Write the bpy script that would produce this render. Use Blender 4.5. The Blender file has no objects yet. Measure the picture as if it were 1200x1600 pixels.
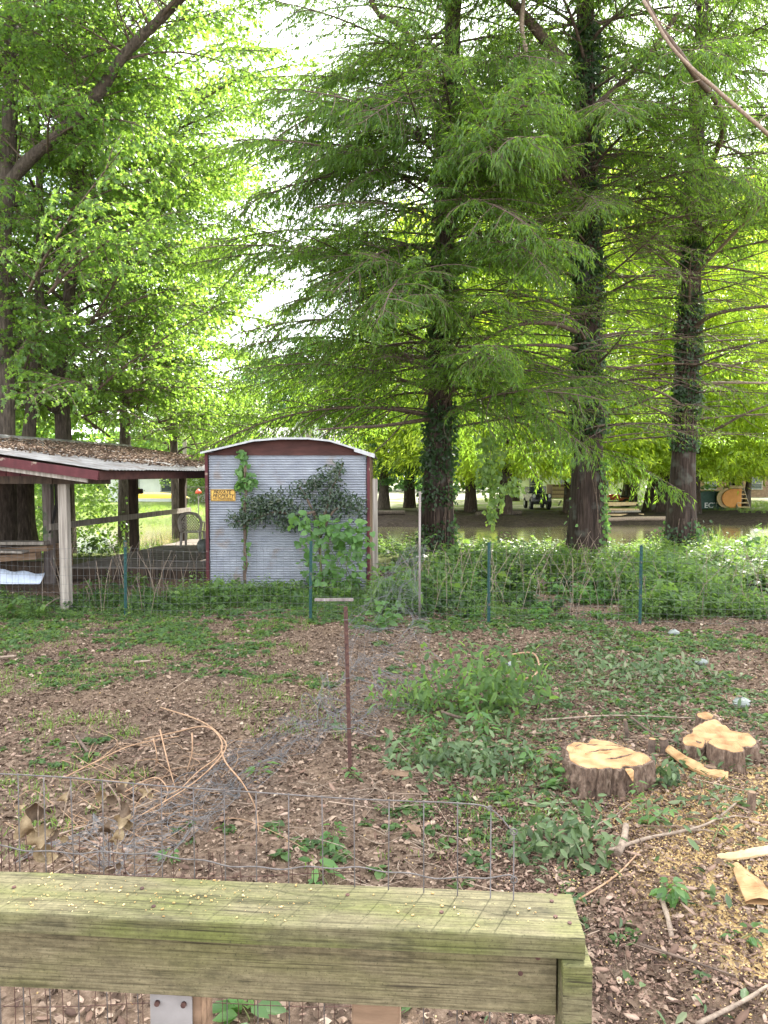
import bpy, math, random
import numpy as np
from mathutils import Vector, Matrix, noise

# ------------------------------------------------------------ camera, world, sun
SC = bpy.context.scene
COL = SC.collection
F_PX, EYE, PITCH = 1150.0, 2.2, math.radians(2.99)
cam_data = bpy.data.cameras.new('camera')
cam = bpy.data.objects.new('camera', cam_data)
COL.objects.link(cam)
cam.location = (0, 0, EYE)
cam.rotation_euler = (math.pi / 2 - PITCH, 0, 0)
cam_data.sensor_fit = 'VERTICAL'
cam_data.sensor_height = 36
cam_data.lens = F_PX * 36 / 1600
cam_data.clip_end = 1500
cam_data.clip_start = 0.05
SC.camera = cam

SUN_EL, SUN_AZ = math.radians(44), math.radians(27)      # azimuth measured from +Y towards +X
W = bpy.data.worlds.new('World'); SC.world = W; W.use_nodes = True
nt = W.node_tree; nt.nodes.clear()
wo = nt.nodes.new('ShaderNodeOutputWorld'); bg = nt.nodes.new('ShaderNodeBackground')
sky = nt.nodes.new('ShaderNodeTexSky'); sky.sky_type = 'NISHITA'; sky.sun_disc = False
sky.sun_elevation = SUN_EL; sky.sun_rotation = SUN_AZ; sky.air_density = 1.2; sky.dust_density = 2.5
tc = nt.nodes.new('ShaderNodeTexCoord'); mp = nt.nodes.new('ShaderNodeMapping')
mp.inputs['Scale'].default_value = (1.0, 1.0, 2.2)
ns = nt.nodes.new('ShaderNodeTexNoise'); ns.inputs['Scale'].default_value = 2.3; ns.inputs['Detail'].default_value = 7
ns.inputs['Roughness'].default_value = 0.55
cr = nt.nodes.new('ShaderNodeValToRGB'); cr.color_ramp.elements[0].position = 0.36; cr.color_ramp.elements[1].position = 0.56
mx = nt.nodes.new('ShaderNodeMixRGB'); mx.inputs[2].default_value = (12.5, 12.8, 13.2, 1)
L = nt.links.new
L(tc.outputs['Generated'], mp.inputs['Vector']); L(mp.outputs[0], ns.inputs['Vector']); L(ns.outputs['Fac'], cr.inputs[0])
L(cr.outputs[0], mx.inputs[0]); L(sky.outputs[0], mx.inputs[1]); L(mx.outputs[0], bg.inputs[0]); L(bg.outputs[0], wo.inputs[0])
bg.inputs[1].default_value = 0.105

sd = bpy.data.lights.new('sun', 'SUN'); sd.energy = 5.0; sd.angle = math.radians(0.5); sd.color = (1.0, 0.95, 0.86)
sun = bpy.data.objects.new('sun', sd); COL.objects.link(sun)
sdir = Vector((math.sin(SUN_AZ) * math.cos(SUN_EL), math.cos(SUN_AZ) * math.cos(SUN_EL), math.sin(SUN_EL)))
sun.rotation_euler = sdir.to_track_quat('Z', 'Y').to_euler()
sun.location = (0, 0, 40)

SC.view_settings.view_transform = 'Standard'; SC.view_settings.look = 'None'
SC.view_settings.exposure = 2.1; SC.view_settings.gamma = 1.0; SC.view_settings.use_curve_mapping = False
SC.render.engine = 'CYCLES'
SC.cycles.use_denoising = True
SC.cycles.max_bounces = 7; SC.cycles.diffuse_bounces = 4; SC.cycles.glossy_bounces = 2
SC.cycles.transmission_bounces = 5; SC.cycles.transparent_max_bounces = 4
SC.cycles.use_adaptive_sampling = True
SC.cycles.sample_clamp_indirect = 6

RNG = np.random.default_rng(7)
R = random.Random(11)
pi = math.pi

# ------------------------------------------------------------ placing helpers
def ray(px, py):
    u = (px - 600) / F_PX; v = (800 - py) / F_PX
    return Vector((u, math.cos(PITCH) + v * math.sin(PITCH), -math.sin(PITCH) + v * math.cos(PITCH)))
def P(px, py, d):
    r = ray(px, py); return Vector((0, 0, EYE)) + r * (d / r.y)
def G(px, py, z=0.0):
    r = ray(px, py); return Vector((0, 0, EYE)) + r * ((z - EYE) / r.z)

def sstep(a, b, x):
    t = min(1, max(0, (x - a) / (b - a))); return t * t * (3 - 2 * t)
def gz(x, y):
    z = 0.05 * noise.noise(Vector((x * 0.35, y * 0.35, 0))) + 0.018 * noise.noise(Vector((x * 1.7, y * 1.7, 3)))
    z += -1.0 * sstep(19.5, 26, y + 0.6 * math.sin(x * 0.3))
    z += 0.75 * sstep(38.5, 43.5, y + 0.8 * math.sin(x * 0.23 + 1) + 1.0 * noise.noise(Vector((x * 0.2, 5, 1))))
    if 38 < y < 48: z += 0.22 * noise.noise(Vector((x * 0.9, y * 0.9, 8)))
    # low heap of sawdust by the stumps
    z += 0.08 * math.exp(-(((x - 2.3) / 0.6) ** 2 + ((y - 4.2) / 0.9) ** 2))
    return z

# ------------------------------------------------------------ object helpers
ORG = {}
def link(o): COL.objects.link(o); return o
def tag(o, label=None, cat=None, group=None, kind=None):
    if label: o['label'] = label
    if cat: o['category'] = cat
    if group: o['group'] = group
    if kind: o['kind'] = kind
    return o
def thing(name, label, cat, loc=(0, 0, 0), group=None):
    o = bpy.data.objects.new(name, None); o.empty_display_size = 0.2; link(o)
    o.location = loc; ORG[o.name] = Vector(loc)
    return tag(o, label, cat, group)

def mesh_np(name, v, f, mat=None, rnd=None, smooth=False):
    """v (n,3); f (m,k) with k fixed"""
    me = bpy.data.meshes.new(name)
    v = np.asarray(v, dtype=np.float32); f = np.asarray(f, dtype=np.int32)
    k = f.shape[1]
    me.vertices.add(len(v)); me.vertices.foreach_set('co', v.ravel())
    me.loops.add(f.size); me.loops.foreach_set('vertex_index', f.ravel())
    me.polygons.add(len(f)); me.polygons.foreach_set('loop_start', np.arange(0, f.size, k, dtype=np.int32))
    me.polygons.foreach_set('loop_total', np.full(len(f), k, dtype=np.int32))
    if smooth: me.polygons.foreach_set('use_smooth', np.ones(len(f), dtype=bool))
    if rnd is not None:
        a = me.attributes.new('rnd', 'FLOAT', 'POINT'); a.data.foreach_set('value', np.asarray(rnd, dtype=np.float32))
    me.update(calc_edges=True)
    if mat: me.materials.append(mat)
    return me

def put(name, me, parent=None, loc=(0, 0, 0)):
    o = bpy.data.objects.new(name, me); link(o)
    if parent: o.parent = parent
    o.location = loc
    return o

class MB:
    """collects world-space geometry into one mesh"""
    def __init__(s): s.v = []; s.f = []; s.m = []; s.sm = []
    def add(s, vs, fs, mi=0, smooth=False):
        b = len(s.v); s.v += [tuple(v) for v in vs]
        for f in fs: s.f.append([i + b for i in f]); s.m.append(mi); s.sm.append(smooth)
        return s
    def box(s, c, size, rot=None, mi=0, jit=0):
        hx, hy, hz = size[0] / 2, size[1] / 2, size[2] / 2
        M = rot if rot is not None else Matrix.Identity(3)
        vs = []
        for z in (-hz, hz):
            for x, y in ((-hx, -hy), (hx, -hy), (hx, hy), (-hx, hy)):
                p = Vector((x, y, z))
                if jit: p += Vector((R.uniform(-jit, jit), R.uniform(-jit, jit), R.uniform(-jit, jit)))
                vs.append(Vector(c) + M @ p)
        return s.add(vs, [(0, 3, 2, 1), (4, 5, 6, 7), (0, 1, 5, 4), (1, 2, 6, 5), (2, 3, 7, 6), (3, 0, 4, 7)], mi)
    def beam(s, a, b, w, h, mi=0, up=Vector((0, 0, 1)), jit=0):
        a = Vector(a); b = Vector(b); x = (b - a); ln = x.length; x.normalize()
        if abs(x.dot(up)) > 0.99: up = Vector((0, 1, 0))
        y = up.cross(x).normalized(); z = x.cross(y)
        M = Matrix((x, y, z)).transposed()
        return s.box((a + b) / 2, (ln, w, h), M, mi, jit)
    def tube(s, pts, rad, n=6, mi=0, cap=True, smooth=True):
        pts = [Vector(p) for p in pts]
        if not hasattr(rad, '__len__'): rad = [rad] * len(pts)
        vs = []; fs = []
        t = (pts[1] - pts[0]).normalized()
        a = t.orthogonal().normalized()
        for i, p in enumerate(pts):
            if i == 0: t = (pts[1] - pts[0])
            elif i == len(pts) - 1: t = (pts[-1] - pts[-2])
            else: t = (pts[i + 1] - pts[i - 1])
            if t.length < 1e-9: t = Vector((0, 0, 1))
            t.normalize(); a = (a - t * a.dot(t))
            if a.length < 1e-6: a = t.orthogonal()
            a.normalize(); b = t.cross(a)
            for k in range(n):
                an = 2 * pi * k / n
                vs.append(p + (a * math.cos(an) + b * math.sin(an)) * rad[i])
        for i in range(len(pts) - 1):
            for k in range(n):
                k2 = (k + 1) % n
                fs.append((i * n + k, i * n + k2, (i + 1) * n + k2, (i + 1) * n + k))
        s.add(vs, fs, mi, smooth)
        if cap:
            b0 = len(s.v) - len(vs)
            for f in (tuple(range(n - 1, -1, -1)), tuple((len(pts) - 1) * n + k for k in range(n))): s.f.append([i + b0 for i in f]); s.m.append(mi); s.sm.append(False)
        return s
    def sheet(s, grid, mi=0, smooth=True):
        nr, nc = len(grid), len(grid[0]); vs = [p for r in grid for p in r]
        return s.add(vs, [(i * nc + j, i * nc + j + 1, (i + 1) * nc + j + 1, (i + 1) * nc + j) for i in range(nr - 1) for j in range(nc - 1)], mi, smooth)
    def build(s, name, mats, parent=None, bevel=0, kind=None, label=None, loc=None):
        org = ORG.get(parent.name, Vector((0, 0, 0))) if parent else Vector((0, 0, 0))
        base = Vector(loc) if loc is not None else org
        me = bpy.data.meshes.new(name)
        me.from_pydata([(v[0] - base.x, v[1] - base.y, v[2] - base.z) for v in s.v], [], s.f)
        for m in (mats if isinstance(mats, (list, tuple)) else [mats]): me.materials.append(m)
        me.polygons.foreach_set('material_index', s.m); me.polygons.foreach_set('use_smooth', s.sm)
        me.update()
        o = put(name, me, parent, base - org if parent else base)
        ORG[o.name] = base
        if bevel:
            b = o.modifiers.new('bevel', 'BEVEL'); b.width = bevel; b.segments = 2; b.limit_method = 'ANGLE'
        if kind: o['kind'] = kind
        if label: o['label'] = label
        return o

def spline(pts, n):
    """Catmull-Rom through pts, n samples per segment"""
    pts = [Vector(p) for p in pts]; q = [pts[0] * 2 - pts[1]] + pts + [pts[-1] * 2 - pts[-2]]; out = []
    for i in range(1, len(q) - 2):
        for k in range(n):
            t = k / n
            out.append(0.5 * ((2 * q[i]) + (q[i + 1] - q[i - 1]) * t + (2 * q[i - 1] - 5 * q[i] + 4 * q[i + 1] - q[i + 2]) * t * t + (3 * q[i] - q[i - 1] - 3 * q[i + 1] + q[i + 2]) * t ** 3))
    out.append(pts[-1]); return out

# ------------------------------------------------------------ materials
def new_mat(name):
    m = bpy.data.materials.new(name); m.use_nodes = True; n = m.node_tree; n.nodes.clear()
    out = n.nodes.new('ShaderNodeOutputMaterial'); return m, n, out
def ramp(n, stops):
    r = n.nodes.new('ShaderNodeValToRGB'); e = r.color_ramp.elements
    while len(e) < len(stops): e.new(0.5)
    for i, (p, c) in enumerate(stops): e[i].position = p; e[i].color = (*c, 1)
    return r
def rough_mat(name, stops, scale=5, rough=0.85, bump=0.3, stretch=(1, 1, 1), metallic=0, detail=6, bscale=None, spots=None, dist=0.0, bdist=0.01, spec=0.3):
    m, n, out = new_mat(name); lk = n.links.new
    tc = n.nodes.new('ShaderNodeTexCoord'); mp = n.nodes.new('ShaderNodeMapping'); mp.inputs['Scale'].default_value = stretch
    lk(tc.outputs['Object'], mp.inputs[0])
    no = n.nodes.new('ShaderNodeTexNoise'); no.inputs['Scale'].default_value = scale; no.inputs['Detail'].default_value = detail
    no.inputs['Distortion'].default_value = dist; no.inputs['Roughness'].default_value = 0.62
    lk(mp.outputs[0], no.inputs['Vector'])
    r = ramp(n, stops); lk(no.outputs['Fac'], r.inputs[0]); col = r.outputs[0]
    if spots:   # (colour, scale, threshold, width)
        c, s_, th, wd = spots
        n2 = n.nodes.new('ShaderNodeTexNoise'); n2.inputs['Scale'].default_value = s_; n2.inputs['Detail'].default_value = 5
        lk(tc.outputs['Object'], n2.inputs['Vector'])
        r2 = ramp(n, [(th, (0, 0, 0)), (th + wd, (1, 1, 1))]); lk(n2.outputs['Fac'], r2.inputs[0])
        mxx = n.nodes.new('ShaderNodeMixRGB'); mxx.inputs[2].default_value = (*c, 1)
        lk(r2.outputs[0], mxx.inputs[0]); lk(col, mxx.inputs[1]); col = mxx.outputs[0]
    b = n.nodes.new('ShaderNodeBsdfPrincipled'); b.inputs['Roughness'].default_value = rough; b.inputs['Metallic'].default_value = metallic
    b.inputs['Specular IOR Level'].default_value = spec
    lk(col, b.inputs['Base Color'])
    if bump:
        bp = n.nodes.new('ShaderNodeBump'); bp.inputs['Strength'].default_value = bump; bp.inputs['Distance'].default_value = bdist
        if bscale:
            n3 = n.nodes.new('ShaderNodeTexNoise'); n3.inputs['Scale'].default_value = bscale; n3.inputs['Detail'].default_value = 5
            lk(mp.outputs[0], n3.inputs['Vector']); lk(n3.outputs['Fac'], bp.inputs['Height'])
        else: lk(no.outputs['Fac'], bp.inputs['Height'])
        lk(bp.outputs[0], b.inputs['Normal'])
    lk(b.outputs[0], out.inputs[0]); return m

def leaf_mat(name, cols, trans, tfac=0.45, rough=0.45, spec=0.4):
    """cols: ramp over the per-leaf random value; trans: colour of light passing through"""
    m, n, out = new_mat(name); lk = n.links.new
    at = n.nodes.new('ShaderNodeAttribute'); at.attribute_name = 'rnd'
    oi = n.nodes.new('ShaderNodeObjectInfo')
    ad = n.nodes.new('ShaderNodeMath'); ad.operation = 'MULTIPLY_ADD'; ad.inputs[1].default_value = 0.75
    m2 = n.nodes.new('ShaderNodeMath'); m2.operation = 'MULTIPLY'; m2.inputs[1].default_value = 0.25
    lk(oi.outputs['Random'], m2.inputs[0]); lk(at.outputs['Fac'], ad.inputs[0]); lk(m2.outputs[0], ad.inputs[2])
    r = ramp(n, cols); lk(ad.outputs[0], r.inputs[0])
    b = n.nodes.new('ShaderNodeBsdfPrincipled'); b.inputs['Roughness'].default_value = rough; b.inputs['Specular IOR Level'].default_value = spec
    lk(r.outputs[0], b.inputs['Base Color'])
    t = n.nodes.new('ShaderNodeBsdfTranslucent')
    mxx = n.nodes.new('ShaderNodeMixRGB'); mxx.blend_type = 'MULTIPLY'; mxx.inputs[0].default_value = 0.0
    r2 = ramp(n, [(0, tuple(c * 0.7 for c in trans)), (1, tuple(min(1, c * 1.25) for c in trans))]); lk(ad.outputs[0], r2.inputs[0])
    lk(r2.outputs[0], t.inputs['Color'])
    ms = n.nodes.new('ShaderNodeMixShader'); ms.inputs[0].default_value = tfac
    lk(b.outputs[0], ms.inputs[1]); lk(t.outputs[0], ms.inputs[2]); lk(ms.outputs[0], out.inputs[0])
    n.nodes.remove(mxx)
    return m
def rnd_mat(name, cols, rough=0.9, spec=0.2):
    m, n, out = new_mat(name); lk = n.links.new
    at = n.nodes.new('ShaderNodeAttribute'); at.attribute_name = 'rnd'
    r = ramp(n, cols); lk(at.outputs['Fac'], r.inputs[0])
    b = n.nodes.new('ShaderNodeBsdfPrincipled'); b.inputs['Roughness'].default_value = rough; b.inputs['Specular IOR Level'].default_value = spec
    lk(r.outputs[0], b.inputs['Base Color']); lk(b.outputs[0], out.inputs[0]); return m

M = {}
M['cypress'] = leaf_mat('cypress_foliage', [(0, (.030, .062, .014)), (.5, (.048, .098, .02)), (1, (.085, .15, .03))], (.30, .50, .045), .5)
M['cypress_far'] = leaf_mat('far_cypress_backlit_foliage', [(0, (.06, .10, .015)), (1, (.12, .19, .03))], (.66, .84, .07), .66)  # yellower, brighter copy of the near foliage: backlight put into the leaf colour
M['maple'] = leaf_mat('maple_leaves', [(0, (.022, .055, .018)), (.5, (.045, .10, .028)), (1, (.09, .16, .04))], (.36, .58, .07), .5, .4)
M['dark_tree'] = leaf_mat('dark_tree_leaves', [(0, (.03, .062, .028)), (1, (.06, .115, .045))], (.15, .32, .06), .4)
M['pale_tree'] = leaf_mat('pale_tree_leaves', [(0, (.08, .14, .04)), (1, (.15, .22, .06))], (.42, .6, .12), .5)
M['ivy'] = leaf_mat('ivy_leaves', [(0, (.014, .03, .011)), (1, (.04, .075, .025))], (.10, .24, .03), .25, .4)
M['vine'] = leaf_mat('vine_leaves', [(0, (.045, .10, .03)), (.6, (.075, .16, .045)), (1, (.12, .22, .06))], (.25, .45, .07), .4)
M['darkvine'] = leaf_mat('dark_glossy_leaves', [(0, (.02, .035, .018)), (.6, (.035, .065, .03)), (.9, (.06, .06, .03)), (1, (.07, .05, .03))], (.06, .12, .02), .25, .3, .6)
M['weed'] = leaf_mat('weed_leaves', [(0, (.03, .058, .024)), (.4, (.06, .108, .042)), (.85, (.115, .18, .06)), (1, (.24, .30, .08))], (.28, .46, .07), .42, .6, .25)
M['wilt'] = leaf_mat('wilted_leaves', [(0, (.04, .068, .025)), (.45, (.07, .118, .042)), (.75, (.12, .17, .07)), (.9, (.17, .18, .10)), (1, (.22, .17, .11))], (.12, .2, .06), .25, .5)
M['grass'] = leaf_mat('grass_blades', [(0, (.07, .13, .03)), (1, (.16, .24, .06))], (.35, .5, .08), .4)
M['litter'] = rnd_mat('leaf_litter', [(0, (.06, .037, .026)), (.25, (.11, .074, .051)), (.5, (.17, .117, .082)), (.8, (.24, .172, .124)), (.96, (.33, .24, .175)), (1, (.40, .32, .24))])
M['chips'] = rnd_mat('bark_chips', [(0, (.04, .025, .02)), (.4, (.16, .098, .070)), (.8, (.265, .175, .130)), (1, (.36, .26, .20))])
M['sawdust'] = rnd_mat('sawdust_chips', [(0, (.36, .22, .085)), (.5, (.52, .35, .15)), (1, (.66, .49, .26))])
M['twig'] = rnd_mat('twigs', [(0, (.08, .05, .035)), (.5, (.18, .12, .085)), (1, (.36, .27, .2))])
M['bark_cyp'] = rough_mat('cypress_bark', [(.3, (.012, .008, .0065)), (.5, (.042, .028, .022)), (.7, (.09, .063, .050))], 24, .95, 1.0, (1, 1, .07), bdist=.05, spots=((.10, .10, .085), 2.2, .56, .15))
M['bark_dec'] = rough_mat('grey_brown_bark', [(.3, (.03, .023, .018)), (.55, (.085, .066, .052)), (.75, (.17, .135, .105))], 20, .95, 1.0, (1, 1, .2), bdist=.04)
M['bark_stump'] = rough_mat('stump_bark', [(.3, (.06, .04, .03)), (.5, (.16, .105, .075)), (.7, (.26, .19, .14))], 42, .95, 1.0, (1, 1, .35), bdist=.03)
M['branch'] = rough_mat('branch_bark', [(.3, (.045, .032, .025)), (.7, (.17, .12, .09))], 20, .9, .4)
M['deadbranch'] = rough_mat('dead_branch', [(.3, (.14, .10, .075)), (.7, (.36, .28, .21))], 25, .9, .4)
M['tanvine'] = rough_mat('dry_tan_vine', [(.3, (.22, .125, .07)), (.7, (.42, .27, .165))], 25, .8, .3)
M['greenstem'] = rough_mat('green_stem', [(.3, (.10, .13, .04)), (.7, (.2, .22, .09))], 25, .7, .1)
M['wire'] = rough_mat('galvanised_wire', [(.3, (.06, .052, .05)), (.7, (.15, .135, .13))], 60, .6, .2, metallic=.2)
M['fencewire'] = rough_mat('dull_fence_wire', [(.3, (.09, .09, .09)), (.7, (.19, .19, .19))], 60, .6, 0, metallic=.3)
M['netwire'] = rough_mat('crumpled_grey_wire', [(.3, (.11, .108, .11)), (.7, (.24, .24, .25))], 60, .55, 0, metallic=.4)
M['steelgreen'] = rough_mat('green_painted_steel', [(.3, (.006, .032, .03)), (.7, (.015, .06, .055))], 30, .55, .1, spots=((.12, .09, .06), 9, .62, .06))
M['rust'] = rough_mat('rusty_steel', [(.3, (.03, .016, .015)), (.5, (.07, .034, .028)), (.7, (.12, .062, .046))], 40, .8, .4)
M['red'] = rough_mat('weathered_red_paint', [(.3, (.05, .012, .014)), (.6, (.09, .022, .025)), (.75, (.14, .045, .042))], 6, .75, .25, (1, 1, .4), spots=((.22, .17, .13), 9, .66, .05))
M['redbrown'] = rough_mat('faded_red_brown_board', [(.3, (.035, .015, .013)), (.7, (.085, .034, .028))], 8, .85, .3, (.3, 1, 1))
M['galv'] = rough_mat('corrugated_galvanised', [(.3, (.235, .25, .285)), (.55, (.30, .315, .35)), (.75, (.37, .385, .42))], 3.5, .5, .08, (1, 1, 1.6), metallic=.15, spots=((.25, .20, .165), 2.8, .56, .16))
M['whitemetal'] = rough_mat('white_trim', [(.3, (.28, .28, .285)), (.7, (.42, .42, .42))], 12, .6, .1, spots=((.35, .33, .3), 9, .6, .1))
M['roofmetal'] = rough_mat('weathered_roof_metal', [(.3, (.13, .12, .115)), (.5, (.22, .205, .20)), (.7, (.32, .305, .30))], 3, .7, .2, spots=((.14, .10, .08), 5, .56, .12))
M['greywood'] = rough_mat('grey_weathered_wood', [(.3, (.14, .12, .10)), (.5, (.27, .235, .20)), (.7, (.4, .36, .31))], 10, .9, .5, (2.5, 2.5, .12))
M['postwood'] = rough_mat('post_wood', [(.3, (.09, .07, .07)), (.5, (.2, .165, .15)), (.7, (.3, .27, .26))], 10, .9, .5, (2.5, 2.5, .15), spots=((.08, .12, .06), 3, .6, .1))
M['darkwood'] = rough_mat('dark_damp_wood', [(.3, (.022, .016, .012)), (.7, (.085, .058, .04))], 9, .9, .5, (2, 2, .3))
M['brownwood'] = rough_mat('brown_board', [(.3, (.10, .062, .038)), (.7, (.26, .17, .11))], 8, .88, .4, (.5, 3, 3))
M['deckwood'] = rough_mat('old_deck_board', [(.3, (.10, .085, .07)), (.7, (.26, .225, .19))], 8, .9, .4, (.4, 3, 3))
M['lumber'] = rough_mat('fresh_lumber', [(.3, (.42, .29, .15)), (.7, (.62, .47, .28))], 8, .8, .2)
M['plastic'] = rough_mat('aged_white_plastic', [(.3, (.40, .35, .31)), (.7, (.54, .49, .44))], 10, .5, .1)
M['bluewhite'] = rough_mat('pale_blue_plastic_sheet', [(.3, (.48, .55, .68)), (.7, (.62, .68, .78))], 8, .4, .1)
M['white'] = rough_mat('white_siding', [(.3, (.68, .68, .68)), (.7, (.8, .8, .79))], 2, .7, .05)
M['paleroof'] = rough_mat('pale_roof_shingle', [(.3, (.5, .46, .44)), (.7, (.66, .62, .6))], 4, .85, .2)
M['brick'] = rough_mat('brown_brick', [(.3, (.16, .10, .075)), (.7, (.3, .2, .15))], 6, .85, .2)
M['glass'] = rough_mat('window_glass', [(.3, (.03, .04, .05)), (.7, (.07, .085, .1))], 2, .08, 0, spec=.6)
M['yellowpaint'] = rough_mat('yellow_hull', [(.3, (.6, .38, .03)), (.7, (.75, .5, .06))], 3, .4, .05)
M['sign'] = rough_mat('yellow_sign', [(.3, (.5, .27, .05)), (.7, (.66, .42, .1))], 14, .5, .05)
M['ink'] = rough_mat('black_lettering', [(.3, (.015, .013, .012)), (.7, (.03, .028, .025))], 10, .6, 0)
M['blackpaint'] = rough_mat('black_vehicle_paint', [(.3, (.012, .012, .014)), (.7, (.03, .03, .034))], 3, .25, 0, spec=.6)
M['rubber'] = rough_mat('rubber', [(.3, (.015, .015, .015)), (.7, (.035, .033, .03))], 10, .85, .1)
M['redpaint'] = rough_mat('red_machine_paint', [(.3, (.42, .045, .02)), (.7, (.6, .1, .04))], 5, .35, 0)
M['orange'] = rough_mat('orange_panel', [(.3, (.55, .22, .05)), (.7, (.7, .32, .09))], 3, .6, .05)
M['dgreen'] = rough_mat('dark_green_painted_steel', [(.3, (.03, .07, .06)), (.7, (.06, .11, .095))], 3, .6, .05)
M['cutwood'] = None
M['bag'] = rough_mat('clear_grey_plastic_bag', [(.3, (.10, .115, .10)), (.7, (.22, .24, .22))], 8, .25, .4)

def cut_mat():
    m, n, out = new_mat('fresh_cut_wood'); lk = n.links.new
    tc = n.nodes.new('ShaderNodeTexCoord')
    no = n.nodes.new('ShaderNodeTexNoise'); no.inputs['Scale'].default_value = 9; no.inputs['Detail'].default_value = 8; lk(tc.outputs['Object'], no.inputs[0])
    wv = n.nodes.new('ShaderNodeTexWave'); wv.wave_type = 'RINGS'; wv.rings_direction = 'Z'; wv.inputs['Scale'].default_value = 30; wv.inputs['Distortion'].default_value = 2.5; wv.inputs['Detail'].default_value = 3
    lk(tc.outputs['Object'], wv.inputs[0])
    r = ramp(n, [(.3, (.17, .08, .03)), (.48, (.34, .19, .08)), (.72, (.47, .30, .145))]); 
    ad = n.nodes.new('ShaderNodeMath'); ad.operation = 'MULTIPLY_ADD'; ad.inputs[1].default_value = .13; lk(wv.outputs['Fac'], ad.inputs[0])
    ms = n.nodes.new('ShaderNodeMath'); ms.operation = 'MULTIPLY'; ms.inputs[1].default_value = .95; lk(no.outputs['Fac'], ms.inputs[0]); lk(ms.outputs[0], ad.inputs[2])
    lk(ad.outputs[0], r.inputs[0])
    b = n.nodes.new('ShaderNodeBsdfPrincipled'); b.inputs['Roughness'].default_value = .9; lk(r.outputs[0], b.inputs['Base Color'])
    bp = n.nodes.new('ShaderNodeBump'); bp.inputs['Strength'].default_value = .5; bp.inputs['Distance'].default_value = .01
    lk(no.outputs['Fac'], bp.inputs['Height']); lk(bp.outputs[0], b.inputs['Normal']); lk(b.outputs[0], out.inputs[0]); return m
M['cutwood'] = cut_mat()

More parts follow.
